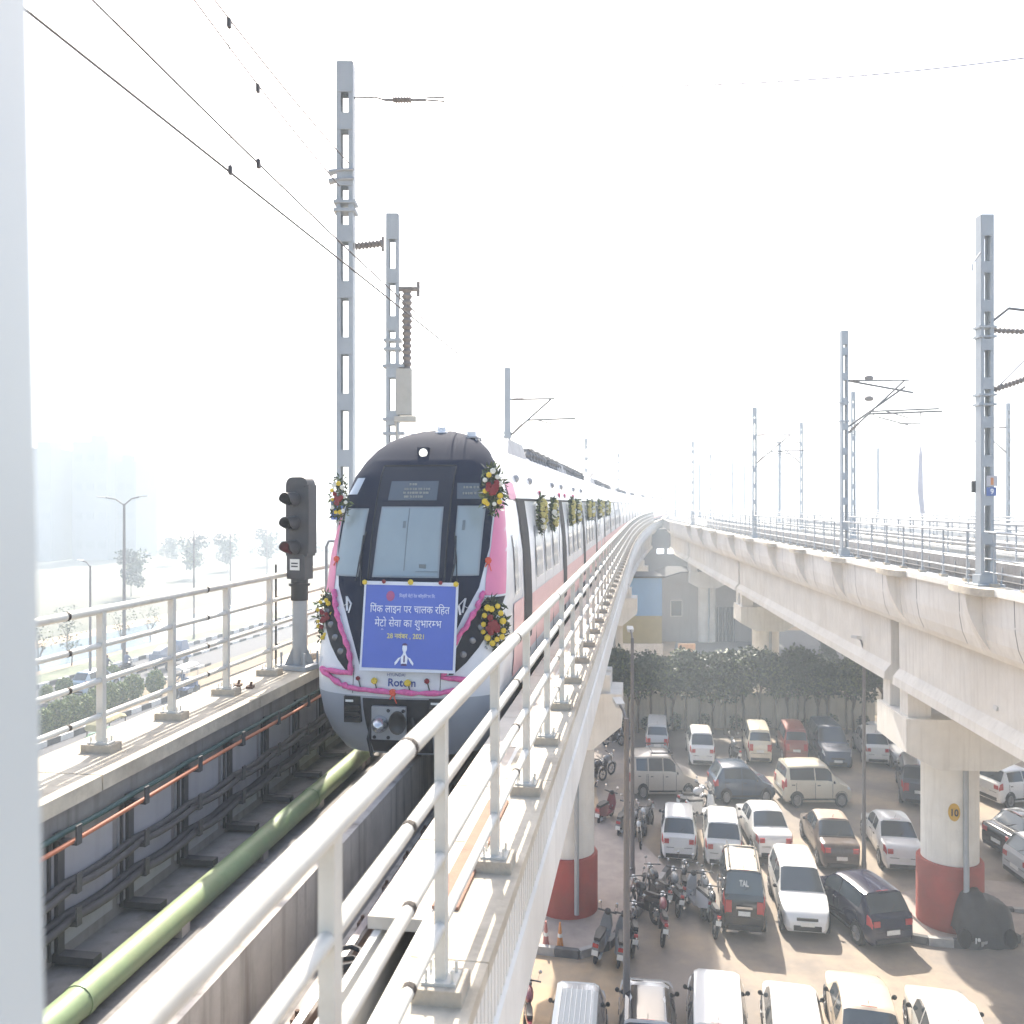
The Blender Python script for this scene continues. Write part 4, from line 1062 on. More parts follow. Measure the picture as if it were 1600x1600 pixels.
# ------------------------------------------------------------------ overhead wires
def wire(label, p0, p1, sag, r, name='overhead_wire', n=24, clamp=None):
    p0, p1 = Vector(p0), Vector(p1); b = MB(); pts = []
    for i in range(n + 1):
        u = i / n; p = p0.lerp(p1, u); p.z -= sag * 4 * u * (1 - u); pts.append(p)
    b.tube(pts, r, 6); o = b.build(name, m_wire); tag(o, label, 'wire', 'overhead wires')
    if clamp:
        for c, up in clamp:
            bb = MB(); bb.tube([Vector(c), Vector(c) + Vector((0, 0, up))], .003, 5); bb.box(Vector(c), (.02, .03, .05)); bb.build('dropper', m_wire, o)
    return o
def PZ(px, py, t):
    """point on the vertical plane t metres beside the camera, seen at px,py"""
    Y = FPX * t / (UY * (px - 1012)); return Vector(((px - 800) / FPX * Y, Y, HC + (787 - py) * Y / FPX))
wire('lowest contact wire crossing from the white post to the train roof', PZ(-60, -65, -2.45), PZ(760, 588, -2.45), 0, .0075, clamp=[(PZ(360, 266, -2.45), .22)])
wire('second contact wire just above the lowest one', PZ(90, -55, -2.3), PZ(740, 566, -2.3), .06, .006, clamp=[(PZ(404, 256, -2.3), .18)])
wire('faint upper messenger wire nearer the white post', PZ(260, -60, -2.45), PZ(530, 290, -2.45), .03, .0052, clamp=[(PZ(403, 138, -2.45), -.16)])
wire('faint upper messenger wire nearer the tall mast', PZ(290, -60, -2.3), PZ(545, 255, -2.3), .03, .0052, clamp=[(PZ(358, 36, -2.3), -.2)])
for Y in (30,):
    X = lambda px: (px - 800) / FPX * Y
    wire('single pale wire high above the right-hand viaducts', (X(930), Y, zt(135, Y)), (X(1640), Y - 4, zt(66, Y - 4)), .35, .018)
wire('thin wire between the two masts of the finned viaduct', Q(28.8, 1.9, zt(600, 28.8)), Q(8, 1.9, zt(600, 28.8)), .2, .006)
wire('thin wire along the finned viaduct toward the haze', Q(28.8, 2.2, zt(645, 28.8)), Q(75, 2.2, zt(645, 28.8)), .2, .006)

# ------------------------------------------------------------------ colour light signal by the track
SB = Vector((-2.49, 10.5, ZC))
SG = thing('railway_signal', 'dark three-lamp railway signal on a grey post beside the train front', 'signal', SB, rad(-22))
b = MB(); b.cyl((0, 0, .05), (0, 0, .82), .082, n=18); b.build('post', m_galv, SG, world=False, smooth=40)
b = MB(); b.cyl((0, 0, .80), (0, 0, 1.05), .10, n=18); b.cyl((0, 0, .97), (0, 0, 1.0), .125, n=18); b.build('collar', m_black, SG, world=False, smooth=40)
b = MB(); b.box((0, 0, .03), (.42, .36, .05))
for sx in (-1, 1):
    for sy in (-1, 1): b.cyl((sx * .16, sy * .13, .05), (sx * .16, sy * .13, .2), .014, n=6)
for k in range(4): b.add([(.08 * math.cos(k * 1.57 + .7), .08 * math.sin(k * 1.57 + .7), .05), (.17 * math.cos(k * 1.57 + .7), .17 * math.sin(k * 1.57 + .7), .05), (.08 * math.cos(k * 1.57 + .7), .08 * math.sin(k * 1.57 + .7), .25)], [(0, 1, 2)])
b.build('base_plate', m_galv, SG, world=False)
m_sig = mat('signal_charcoal', (.055, .055, .06), .55, var=.12, scale=5)
def rrect(w, z0, z1, r, n=5):
    pts = []
    for cx, cz, a0 in ((w / 2 - r, z1 - r, 0), (-w / 2 + r, z1 - r, 90)):
        for i in range(n + 1): a = rad(a0 + 90 * i / n); pts.append((cx + r * math.cos(a), cz + r * math.sin(a)))
    return pts + [(-w / 2, z0), (w / 2, z0)]
b = MB(); pts = rrect(.30, 1.32, 2.24, .09); b.loft([[(x, y, q) for x, q in pts] for y in (-.06, .10)])
pts = rrect(.25, 1.05, 1.34, .02); b.loft([[(x, y, q) for x, q in pts] for y in (-.075, .09)])
b.box((.158, .02, 1.75), (.02, .16, .8)); b.box((0, .12, 1.7), (.2, .06, .7)); b.box((0, -.066, 2.03 + .1), (.24, .014, .01)); b.build('housing', m_sig, SG, world=False)
b = MB(); b.box((-.01, -.08, 1.22), (.13, .008, .13)); lp = b.build('label_plate', m_plate, SG, world=False)
b = MB()
for k in range(2): b.box((-.01, -.0855, 1.235 - .035 * k), (.09, .003, .016))
b.build('lettering', m_sig, lp, world=False)
for k, zz in enumerate((1.98, 1.70, 1.42)):
    b = MB(); vs, fs_ = [], []
    for j, (y, r) in enumerate(((-.06, .085), (-.25, .08), (-.25, .072), (-.07, .072))):
        for i in range(20):
            a = math.tau * i / 20; L = y
            if j in (1, 2) and math.sin(a) < -.2: L = y + .13 * (-math.sin(a) - .2) / .8
            vs.append((r * math.cos(a) - .03, L, zz + r * math.sin(a)))
    for j in range(3):
        for i in range(20): fs_.append((j * 20 + i, j * 20 + (i + 1) % 20, (j + 1) * 20 + (i + 1) % 20, (j + 1) * 20 + i))
    b.add(vs, fs_); h = b.build('lamp_hood', m_sig, SG, world=False, smooth=45)
    b = MB(); b.cyl((-.03, -.072, zz), (-.03, -.064, zz), .07 if k < 2 else .045, n=18)
    b.build('lens', mat('signal_red_lit', (.9, .03, .04), .3, var=0, emit=.8) if k == 2 else mat('signal_lens_dark', (.03, .03, .03), .15, var=0), h, world=False)
SG.rotation_mode = 'XYZ'
b = MB(); p0 = Vector((-2.28, 11.0, ZC)); b.tube([p0, p0 + Vector((0, 0, 1.40)), p0 + Vector((.03, .0, 1.47)), p0 + Vector((.12, 0, 1.47)), p0 + Vector((.15, 0, 1.40)), p0 + Vector((.15, 0, 0))], .018, 8)
b.tube([p0 + Vector((0, 0, .6)), p0 + Vector((.15, 0, .6))], .012, 6); b.box(p0 + Vector((.07, .0, .35)), (.2, .1, .5))
o = b.build('junction_frame', m_galv, smooth=50); tag(o, 'grey tube hoop frame with a small box behind the signal', 'frame')
for (px, py) in ((372, 1072), (391, 1075)):
    p = G(px, py, ZC); b = MB(); b.box(p + Vector((0, 0, .012)), (.07, .09, .024)); b.cyl(p + Vector((0, 0, .02)), p + Vector((.01, .02, .06)), .014, n=8)
    o = b.build('loose_fitting', m_rust); tag(o, 'small rusty fitting left on the coping ' + ('near' if px == 372 else 'just past') + ' a railing foot', 'fitting', 'rusty fittings on the coping')

# ------------------------------------------------------------------ pale post right beside the camera
b = MB(); m_post = mat('pale_blue_white_post', (.53, .58, .59), .4, var=.03, scale=1)
xr0, xr1 = -.466, -.492
b.loft([[(-.9, .82, 10.2), (xr0 + .02, .80, 10.2), (xr0 + .02, .90, 10.2), (-.9, .92, 10.2)], [(-.9, .82, 13.4), (xr1 - .012, .80, 13.4), (xr1 - .012, .90, 13.4), (-.9, .92, 13.4)]])
o = b.build('door_post', m_post); o['kind'] = 'thing'; tag(o, 'pale blue-white metal post at the very edge, blurred and closest to the camera', 'post')

# ------------------------------------------------------------------ street lamps
m_pole = mat('lamp_pole_grey', (.16, .15, .15), .6, var=.1)
def street_lamp(label, base, H, arms, rz=0, r=.06, group=None, m=None, head=.42):
    o = thing('street_lamp', label, 'street lamp', base, rz, group)
    b = MB(); b.tube([(0, 0, 0), (0, 0, H)], [r * 1.25, r * .8], 10); b.lathe((0, 0, 0), [(r * 2.2, 0), (r * 2.2, .05), (r * 1.6, .08), (r * 1.5, .5)], 10)
    b.build('pole', m or m_pole, o, world=False, smooth=50)
    for dx, dy, dz in arms:
        b = MB(); b.tube([(0, 0, H - .1), (dx * .45, dy * .45, H + dz * .7), (dx, dy, H + dz)], r * .5, 8); a = b.build('arm', m or m_pole, o, world=False, smooth=50)
        L = math.hypot(dx, dy); ux, uy = dx / L, dy / L
        b = MB(); p, q = Vector((dx - ux * .05, dy - uy * .05, H + dz)), Vector((dx + ux * head, dy + uy * head, H + dz + .05)); b.bar(p, q, .2, .09); b.bar(p + Vector((0, 0, -.05)), q + Vector((-ux * .05, -uy * .05, -.05)), .15, .02)
        b.build('lamp_head', mat('lamp_head_white', (.6, .6, .58), .5, var=.05), a, world=False)
    return o
def gx(px, Y, zz=0): return Vector(((px - 800) / FPX * Y, Y, zz))
street_lamp('nearest dark lamp pole in front of the silver hood, with arm turned left', gx(979, 19.4), 7.35, [(-.05, .75, .12)], r=.068, group='lamp poles of the car park')
street_lamp('dark lamp pole standing behind the scooters by the footpath', gx(988, 28.4), 7.75, [(.05, .8, .12)], r=.062, group='lamp poles of the car park')
street_lamp('two-armed lamp pole between the brown sedan and the white sedan', gx(1350, 28.8), 7.35, [(-.30, -.25, .38), (.40, .25, .02)], r=.055, group='lamp poles of the car park', head=.22)
street_lamp('lamp arm reaching in from beyond the finned viaduct edge', gx(1632, 19.2), 6.7, [(-.82, .1, .85)], r=.06, group='lamp poles of the car park', head=.18, m=mat('lamp_pole_pale', (.42, .41, .38), .6))
street_lamp('tall double-armed street lamp on the road median', G(194, 1052) , 12.0, [(-1.35, 0, .45), (1.15, 0, .5)], r=.11, group='road street lamps', head=.55)
street_lamp('shorter single-armed street lamp beside the hedge', G(141, 1085), 8.1, [(-.55, .1, .3)], r=.075, group='road street lamps', head=.3)
street_lamp('thin street lamp by the road seen between railing posts', G(303, 998), 9.6, [(-.4, 0, .2)], r=.07, group='road street lamps')
street_lamp('far thin lamp on the hazy roadside', G(360, 945), 8.5, [(-.4, 0, .2)], r=.08, group='road street lamps')
street_lamp('farthest thin lamp left of the signal', G(417, 905), 8.0, [(-.4, 0, .2)], r=.09, group='road street lamps')
# ================================================================== cars
CARK = {
 'hatch': dict(L=3.75, W=1.68, H=1.50, uc=.24, ur=.43, us=.86, ut=.968, belt=.94, hf=.74, hc=.95, zd=.98, split=(.56,)),
 'tall':  dict(L=3.60, W=1.60, H=1.66, uc=.20, ur=.35, us=.93, ut=.982, belt=.98, hf=.80, hc=1.0, zd=1.02, split=(.55,)),
 'sedan': dict(L=4.35, W=1.74, H=1.47, uc=.28, ur=.45, us=.70, ut=.835, belt=.92, hf=.72, hc=.93, zd=1.0, split=(.56,)),
 'mpv':   dict(L=4.55, W=1.78, H=1.76, uc=.245, ur=.41, us=.93, ut=.980, belt=1.04, hf=.80, hc=1.05, zd=1.10, split=(.53, .74)),
 'suv':   dict(L=4.20, W=1.78, H=1.68, uc=.25, ur=.41, us=.90, ut=.972, belt=1.02, hf=.88, hc=1.04, zd=1.08, split=(.57, .76)),
}
m_tyre = mat('tyre_rubber', (.022, .022, .023), .85, var=.15, scale=20)
m_rim = mat('wheel_rim', (.33, .33, .34), .35, metal=.6, var=.1)
m_trim = mat('black_trim', (.02, .02, .021), .6, var=.1)
def paint(name, col, rough=.28, dust=None, amt=.3):
    return mat('paint_' + name, col, rough, var=.02, scale=1.5, coat=.6, dirt=dust, dirt_amt=amt)
DUST = (.42, .36, .28)
def make_car(kind):
    K = CARK[kind]; L, W, H = K['L'], K['W'], K['H']
    tt = [(0, .50), (.012, .62), (.04, K['hf']), (.10, K['hf'] + .07), (K['uc'], K['hc']), (K['ur'], H - .05), (K['ur'] + .06, H - .01), ((K['ur'] + K['us']) / 2, H), (K['us'], H - .035), (K['ut'], K['zd']), (.988, K['zd'] - .06 if kind != 'sedan' else K['zd'] - .10), (1, .55)]
    if kind == 'sedan': tt = tt[:-2] + [(.93, K['zd'] - .01), (.975, K['zd'] - .04), (.992, K['zd'] - .2), (1, .55)]
    wt = [(0, .70), (.02, .82), (.06, .91), (.15, .97), (.3, 1), (.8, 1), (.92, .96), (.97, .91), (1, .82)]
    def sect(u):
        zt_ = interp(tt, u); w = interp(wt, u) * W / 2
        zs_ = min(K['belt'] + .05 * (u - .4), zt_ - .03); g = max(0, min(1, (zt_ - zs_ - .03) / (H - K['belt'])))
        zb = .30 if u < .03 or u > .97 else .20
        wtop = w * (.93 - .19 * g); zm = min(.62, zs_ - .02)
        return [(w * .86, zb), (w * .975, max(zb + .03, .34)), (w, zm), (w * .985, zs_), (wtop, zt_ - .015 - .045 * g), (wtop * .78, zt_ - .004), (0, zt_)]
    def S(u, v):
        s = sect(u); a = min(abs(v), 5.9999); i = int(a); f = a - i
        x = s[i][0] + (s[i + 1][0] - s[i][0]) * f; zz = s[i][1] + (s[i + 1][1] - s[i][1]) * f
        return Vector((x * (1 if v >= 0 else -1), L * (.5 - u), zz))
    def N(u, v):
        a = S(min(u + .004, 1), v) - S(max(u - .004, 0), v); b2 = S(u, v + .02) - S(u, v - .02) if abs(v) > .03 else Vector((0, 0, 1))
        n = a.cross(b2).normalized(); c = S(u, v) - Vector((0, S(u, v).y, .7))
        return n if n.dot(c) > 0 else -n
    root = thing('parked_car', '', 'car', (0, 0, 0))
    us = sorted(set([0, .006, .012, .025, .04, .07, .10, .15, K['uc'] - .02, K['uc'], (K['uc'] + K['ur']) / 2, K['ur'], K['ur'] + .03, K['ur'] + .06, .55, .65, .75, K['us'] - .03, K['us'], (K['us'] + K['ut']) / 2, K['ut'], .98, .988, .995, 1] + ([.88, .93, .96] if kind == 'sedan' else [])))
    b = MB(); rings = []
    for u in us:
        s = sect(u); y = L * (.5 - u)
        rings.append([Vector((-x, y, q)) for x, q in s[::-1]][0:0] + [Vector((x, y, q)) for x, q in s] + [Vector((-x, y, q)) for x, q in s[-2::-1]])
    b.loft(rings); nb = len(b.f)
    # wheel arches, sill and bumper mouth in black, slightly proud
    WU = (.175, .815); R_ = .315
    for uw in WU:
        for sg in (-1, 1):
            y = L * (.5 - uw); pts = []
            for i in range(15):
                a = math.pi * i / 14; yy, zz = y + (R_ + .055) * math.cos(a), R_ + (R_ + .045) * math.sin(a)
                pts.append((yy, max(zz, .2)))
            u2 = lambda yy: .5 - yy / L
            f = []
            for yy, zz in pts:
                s = sect(u2(yy)); xx = interp([(q, x) for x, q in s[:4]], zz) + .004; f.append((sg * xx, yy, zz))
            f = f + [(sg * (W / 2 * .84), pts[-1][0], .2), (sg * (W / 2 * .84), pts[0][0], .2)]
            b.add(f, [tuple(range(len(f)))], 1)
    body = b.build('body', [paint('white', (.74, .74, .73)), m_trim], root, world=False, smooth=32)
    def patch(name, u0, u1, v0, v1, m, par, off=.007, nu=5, nv=8, sm=40):
        b = MB(); rows = []
        for i in range(nu + 1):
            u = u0 + (u1 - u0) * i / nu; r = []
            for j in range(nv + 1):
                v = v0 + (v1 - v0) * j / nv; 
                vv = v if abs(v) <= 6 else math.copysign(12 - abs(v), -v)
                r.append(S(u, vv) + N(u, vv) * off)
            rows.append(r)
        b.grid(rows); return b.build(name, m, par, world=False, smooth=sm)
    uc, ur, us_, ut = K['uc'], K['ur'], K['us'], K['ut']
    # v runs 4.1 (roof edge) .. 6 (centre) .. then mirrored through 12-v
    patch('windscreen', uc + .012, ur - .012, 4.12, 7.88, m_glass, body, nv=14)
    patch('rear_window', us_ + .012 * (1 if kind == 'sedan' else .8), ut - .012, 4.16, 7.84, m_glass, body, nv=14)
    spl = [uc + .10] + list(K['split']) + [us_ - .015]
    for sg in (1, -1):
        for a, c in zip(spl, spl[1:]):
            patch('side_window', a + .008, c - .008, sg * 3.16, sg * 3.90, m_glass, body)
        patch('headlight', .022, .085, sg * 2.55, sg * 3.55, m_lens, body, off=.008, nu=3, nv=4)
        if kind in ('tall', 'mpv', 'suv'): patch('tail_light', .955, .996, sg * 2.5, sg * 3.5, m_red, body, off=.010, nu=4, nv=5)
        else: patch('tail_light', .94, .992, sg * 2.35, sg * 3.3, m_red, body, off=.010, nu=4, nv=5)
        b = MB(); yb = -L / 2 - .004; b.box((sg * W * .335, yb + .03, .80 if kind not in ('tall', 'mpv', 'suv') else .86), (W * .13, .05, .15 if kind not in ('tall', 'mpv', 'suv') else .30)); b.build('tail_light', m_red, body, world=False)
        b = MB(); p = S(uc + .085, sg * 3.05); b.ell((p.x + sg * .08, p.y, p.z + .04), (.075, .04, .055), 10, 6); b.bar((p.x, p.y, p.z), (p.x + sg * .06, p.y, p.z + .04), .05, .03); b.build('mirror', m_trim, body, world=False, smooth=60)
        b = MB()
        for a in spl[1:]:
            p = S(a - .05, sg * 2.75) + N(a - .05, sg * 2.75) * .012; b.box(p, (.02, .16, .03))
        b.build('door_handle', m_trim, body, world=False)
        for a in spl[:-1] + [K['split'][0] + .27 if kind != 'mpv' else .76]:
            b = MB()
            if a < .9: b.grid([[S(a, sg * v) + N(a, sg * v) * .004, S(a + .006, sg * v) + N(a + .006, sg * v) * .004] for v in (1.1, 1.6, 2, 2.5, 2.98)]); b.build('door_seam', m_trim, body, world=False)
    b = MB(); b.box((0, -L / 2 - .001, .60), (W * .70, .012, .012)); b.build('tailgate_seam', m_trim, body, world=False)
    patch('high_brake_light', us_ - .009, us_ - .004, 5.6, 6.4, m_red, body, nu=1)
    um = us_ + (ut - us_) * .6; b = MB(); b.tube([S(ut - .012, 6) + N(ut - .012, 6) * .016, S(um, 5.55) + N(um, 5.55) * .016], .010, 5); b.build('rear_wiper', m_trim, body, world=False)
    for sg in (1, -1): patch('sill_trim', .26, .73, sg * .75, sg * 1.15, m_trim, body, off=.006, nu=3, nv=2)
    b = MB(); b.box((0, -L / 2 + .0, .335), (W * .72, .06, .13)); b.build('rear_bumper', m_trim, body, world=False)
    b = MB(); b.box((0, -L / 2 - .012, .70 if kind in ('tall', 'mpv', 'suv') else .56), (.46, .012, .12)); b.build('number_plate', m_plate, body, world=False)
    b = MB(); b.box((0, L / 2 - .005, .36), (W * .55, .05, .14)); b.box((0, L / 2 - .035, .585), (W * .42, .06, .07)); b.build('grille', m_trim, body, world=False)
    b = MB(); b.box((0, L / 2 + .022, .47), (.46, .012, .11)); b.build('number_plate', m_plate, body, world=False)
    b = MB(); u_ = .93 if kind != 'sedan' else us_ - .02; p = S(us_ - .03, 6); b.tube([p, p + Vector((0, -.12, .13))], .008, 5); b.build('aerial', m_trim, body, world=False)
    for uw in WU:
        for sg in (-1, 1):
            y = L * (.5 - uw); xw = sg * (W / 2 - .10)
            b = MB(); b.lathe((xw, y, R_), [(.19, -.10), (R_ - .02, -.105), (R_, -.07), (R_, .07), (R_ - .02, .105), (.19, .10)], 22, axis='x'); wh = b.build('wheel', m_tyre, root, world=False, smooth=40)
            b = MB(); b.lathe((xw + sg * .095, y, R_), [(.02, -.01), (.20, -.006), (.20, .012), (.15, .004), (.05, .018), (.01, .02)], 18, axis='x')
            for k in range(6):
                a = math.tau * k / 6; b.bar((xw + sg * .112, y, R_), (xw + sg * .112, y + .18 * math.cos(a), R_ + .18 * math.sin(a)), .014, .045, up=(1, 0, 0))
            b.build('rim', m_rim, wh, world=False)
    root['roof_u'] = ur; 
    return root, patch, S, N
PROTO = {k: make_car(k) for k in CARK}
USED = set()
def recolor(o, m):
    for c in o.children:
        if c.name.split('.')[0] == 'body':
            c.material_slots[0].link = 'OBJECT'; c.material_slots[0].material = m
            return c
def car(kind, px, py, dirx, label, col, end='rear', kx=None, ky=None, H=None, dx=0):
    """px,py: pixel of the ground under the middle of the near bumper; dirx: heading slope dX/dY of the axis, or 'side'"""
    proto = PROTO[kind][0]; K = CARK[kind]
    o = copy_tree(proto)
    p = G(px, py)
    if dirx == 'side':
        kx, ky = (kx or 1.0), (ky or .64); rz = rad(-90) + rad(dx)
        ctr = p + Vector((0, K['W'] * kx / 2, 0))
    else:
        kx, ky = (kx or .70), (ky or 1.0)
        a = math.atan2(dirx, 1)             # axis direction away from the camera
        d = Vector((math.sin(a), math.cos(a), 0))
        ctr = p + d * (K['L'] * ky / 2)
        rz = -a if end == 'rear' else -a + math.pi
    o.matrix_basis = Matrix.Translation(ctr) @ Matrix.Rotation(rz, 4, 'Z') @ Matrix.Diagonal((kx, ky, H or 1, 1))
    tag(o, label, 'car', 'cars in the car park')
    b = recolor(o, col)
    return o, b
W1 = paint('white', (.74, .74, .73)); W2 = paint('pearl_white', (.70, .70, .68), dust=(.55, .5, .42), amt=.3); SI = paint('silver', (.48, .49, .50), .25); CRM = paint('cream', (.66, .60, .48), dust=DUST, amt=.35)
CHAMP = paint('champagne_silver', (.46, .42, .37), .35, DUST, .4); DBL = paint('dark_blue', (.045, .07, .11), .25, (.12, .14, .17), .3); NAVY = paint('navy', (.009, .011, .038), .2); BLK = paint('black', (.018, .018, .02), .2)
BRN = paint('dusty_brown', (.055, .035, .03), .35, (.22, .18, .14), .5); RED = paint('red_brown', (.26, .06, .045), .35, (.3, .16, .12), .4); BEI = paint('dusty_beige', (.55, .46, .36), .5, DUST, .5); GRY = paint('slate_grey', (.075, .085, .10), .3)
m_dustroof = mat('dust_film', (.44, .39, .32), .7, var=.12, scale=5)
def roof_film(kind, body, m, v0=4.05, u0=None, u1=None):
    K = CARK[kind]; f = PROTO[kind][1]
    f('roof', (u0 or K['ur'] + .01), (u1 or K['us'] - .005), v0, 12 - v0, m, body, off=.005, nv=14)
# back row along the wall
car('tall', 1027, 1188, .16, 'small pale van at the end of the back row nearest the train viaduct', SI, kx=.72)
o, b_ = car('hatch', 1098, 1203, .14, 'white compact with tan roof, second in the back row', W1, kx=.70, H=1.05); roof_film('hatch', b_, mat('tan_roof', (.52, .38, .30), .5, var=.05), 4.6)
car('tall', 1188, 1198, .18, 'cream tall hatchback in the middle of the back row', CRM, kx=.73)
car('tall', 1245, 1197, .18, 'rusty red van in the back row behind the cream side-on car', RED, kx=.72)
car('suv', 1310, 1206, .14, 'dark blue utility car facing the camera in the back row', DBL, end='front', kx=.78, H=.98)
car('hatch', 1372, 1200, .2, 'silver white hatchback right behind the two-armed lamp pole', W2, kx=.68)
car('hatch', 1420, 1205, -.06, 'pale car half hidden by the pier cap in the back row', SI, end='front', kx=.72)
# side-on row
o, b_ = car('mpv', 1040, 1250, 'side', 'champagne people carrier parked side-on with a roof rack', CHAMP, ky=.63, kx=1.0)
b = MB()
for x in (-.75, .75): b.tube([(x, -.9, 1.76), (x, -.9, 1.86), (x, .5, 1.86), (x, .5, 1.76)], .03, 6)
for y in (-.8, .4): b.tube([(-.8, y, 1.87), (.8, y, 1.87)], .025, 6)
b.build('roof_rack', m_trim, o, world=False)
car('hatch', 1166, 1258, 'side', 'dark slate blue hatchback parked side-on in the middle', DBL, ky=.66, kx=1.0)
car('tall', 1280, 1263, 'side', 'cream tall hatchback parked side-on with black door strips', CRM, ky=.76, kx=1.0)
car('suv', 1437, 1266, .38, 'dark grey utility car half hidden behind the red-banded pier', GRY, kx=.80)
car('hatch', 1598, 1262, 'side', 'white hatchback partly cut off beyond the red-banded pier', W1, ky=.66, dx=14)
car('hatch', 1534, 1212, 'side', 'dark car just visible behind the pier below the viaduct', BLK, ky=.66)
# middle row
car('hatch', 1061, 1353, .18, 'white hatchback parked tail toward camera by the parked motorbikes', W1, kx=.72, ky=.94)
car('hatch', 1131, 1363, .2, 'white hatchback with silver tail between two white cars', W2, kx=.75)
car('sedan', 1212, 1352, .06, 'white sedan with red corner lamps behind the white front-facing car', W1, kx=.74, ky=.95)
o, b_ = car('sedan', 1316, 1369, .12, 'dark brown sedan with thick dust on roof and rear window', BRN, kx=.74, ky=.92)
roof_film('sedan', b_, mat('brown_dust', (.30, .24, .19), .7, var=.15, scale=6)); roof_film('sedan', b_, mat('grey_dust', (.27, .25, .21), .75, var=.12, scale=6), 4.2, CARK['sedan']['us'] + .01, CARK['sedan']['ut'] - .01)
car('sedan', 1414, 1371, .18, 'white sedan partly hidden by the red-banded pier', W1, kx=.74, ky=.95)
car('hatch', 1672, 1400, 'side', 'silver car whose nose just enters view by the far kerb', SI, ky=.66)
car('sedan', 1634, 1352, 'side', 'dark sedan cut off by the picture edge', BLK, ky=.6, dx=8)
# front row
o, b_ = car('mpv', 1163, 1470, .2, 'black utility van with dusty roof and white letters on rear glass', BLK, kx=.70, ky=.82, H=1.06)
roof_film('mpv', b_, m_dustroof)
f = PROTO['mpv'][1]; f('rear_panel', CARK['mpv']['us'] + .004, .975, 4.06, 7.94, m_glass, b_, off=.009, nv=14)
SV, NV = PROTO['mpv'][2], PROTO['mpv'][3]
t = MB(); text_into(t, 'TAL', .20, 0, 0, bold=.006)
uu0 = (CARK['mpv']['us'] + CARK['mpv']['ut']) / 2
yy0 = -CARK['mpv']['L'] / 2
rb = MB()
def rear_pt(x, q):
    lo, hi = CARK['mpv']['us'], CARK['mpv']['ut']
    for _ in range(24):
        mid = (lo + hi) / 2
        if SV(mid, 6).z > q: lo = mid
        else: hi = mid
    return Vector((x, SV(lo, 6).y - .035, q))
rb.add([rear_pt(v[0], 1.36 + v[1]) for v in t.v], t.f)
rb.build('lettering', mat('sticker_white', (.62, .62, .6), .5, var=0), b_, world=False)
b = MB(); b.box((0, yy0 - .03, .86), (.62, .03, .06)); b.box((-.45, yy0 - .035, .24), (.5, .03, .06)); b.box((.45, yy0 - .035, .24), (.5, .03, .06)); b.build('bright_strip', m_chrome, b_, world=False)
b = MB()
for x in (-.55, .55): b.tube([(x, -1.9, 1.78), (x, -1.7, 1.83), (x, .3, 1.83), (x, .5, 1.78)], .025, 6)
b.build('roof_rail', m_trim, b_, world=False)
car('hatch', 1262, 1472, .16, 'white hatchback facing the camera in the front row', W1, end='front', kx=.80, ky=.98, H=1.02)
car('hatch', 1396, 1490, -.2, 'navy hatchback parked askew with bright red tail lamp', NAVY, kx=.84, ky=.92)
# nearest, cropped row
o, b_ = car('mpv', 893, 1775, .13, 'silver van with ribbed roof beside the nearest lamp pole', SI, kx=.66, ky=.86)
roof_film('mpv', b_, mat('ribbed_silver', (.50, .54, .55), .3, var=.02))
b = MB()
for i in range(7): b.tube([(-.48 + .16 * i, -1.70, 1.735), (-.48 + .16 * i, -.6, 1.757), (-.48 + .16 * i, .10, 1.742)], .016, 5)
b.build('roof_rib', SI, b_, world=False)
o, b_ = car('hatch', 1013, 1733, .14, 'silver hatchback with glossy black roof behind the nearest lamp pole', SI, kx=.74, ky=.98)
roof_film('hatch', b_, paint('gloss_black', (.02, .02, .024), .08), 4.0)
car('mpv', 1123, 1752, .21, 'white van at the front of the picture with plain roof', W1, kx=.72, ky=.9)
car('hatch', 1250, 1743, .24, 'white hatchback next to the beige sedan in the nearest row', W1, kx=.74)
car('sedan', 1373, 1748, .25, 'dusty beige sedan in the nearest row', BEI, kx=.78, H=1.02)
car('sedan', 1523, 1783, .27, 'silver white sedan last in the nearest row', W2, kx=.78)
# beyond the wall
o, b_ = car('sedan', 1268, 1056, 'side', 'silver car on the road behind the trees', SI, ky=.55); 
# covered car beside the pier
cc = thing('covered_car', 'dark grey sheeted car with small white numerals beside the red-banded pier', 'covered car', G(1553, 1487) + Vector((0, .75, 0)), 0)
b = MB(); rows = []
for i in range(15):
    x = -.80 + 1.6 * i / 14; u = (x + .8) / 1.6
    top = interp([(0, .35), (.06, .9), (.16, 1.38), (.42, 1.45), (.52, 1.22), (.90, 1.02), (.97, .8), (1, .3)], u); hw = .68 * (1 - .25 * abs(2 * u - 1) ** 4); r = []
    for j in range(13):
        v = j / 12 * 2 - 1; zz = top * (1 - abs(v) ** 5.5); y = hw * v * (1 + .05 * math.sin(x * 14 + j)); r.append(Vector((x, y, max(0.02, zz + .02 * math.sin(9 * x + 3 * j)))))
    rows.append(r)
b.grid(rows); cv = b.build('cover', mat('dark_tarpaulin', (.05, .049, .05), .55, var=.2, scale=3, bump=.3), cc, world=False, smooth=60)
t = MB(); text_into(t, '19', .2, 0, 0, bold=.012); u = MB(); u.add([(-.42 + v[0] * .8, -.72, .20 + v[1]) for v in t.v], t.f); u.build('lettering', m_plate, cv, world=False)
b = MB()
for x in (-.70, .52):
    b.lathe((x, -.58, .27), [(.02, -.08), (.22, -.08), (.26, -.05), (.26, .05), (.22, .08), (.02, .08)], 16, axis='y', sx=.7); 
b.build('wheel', m_tyre, cc, world=False, smooth=40)

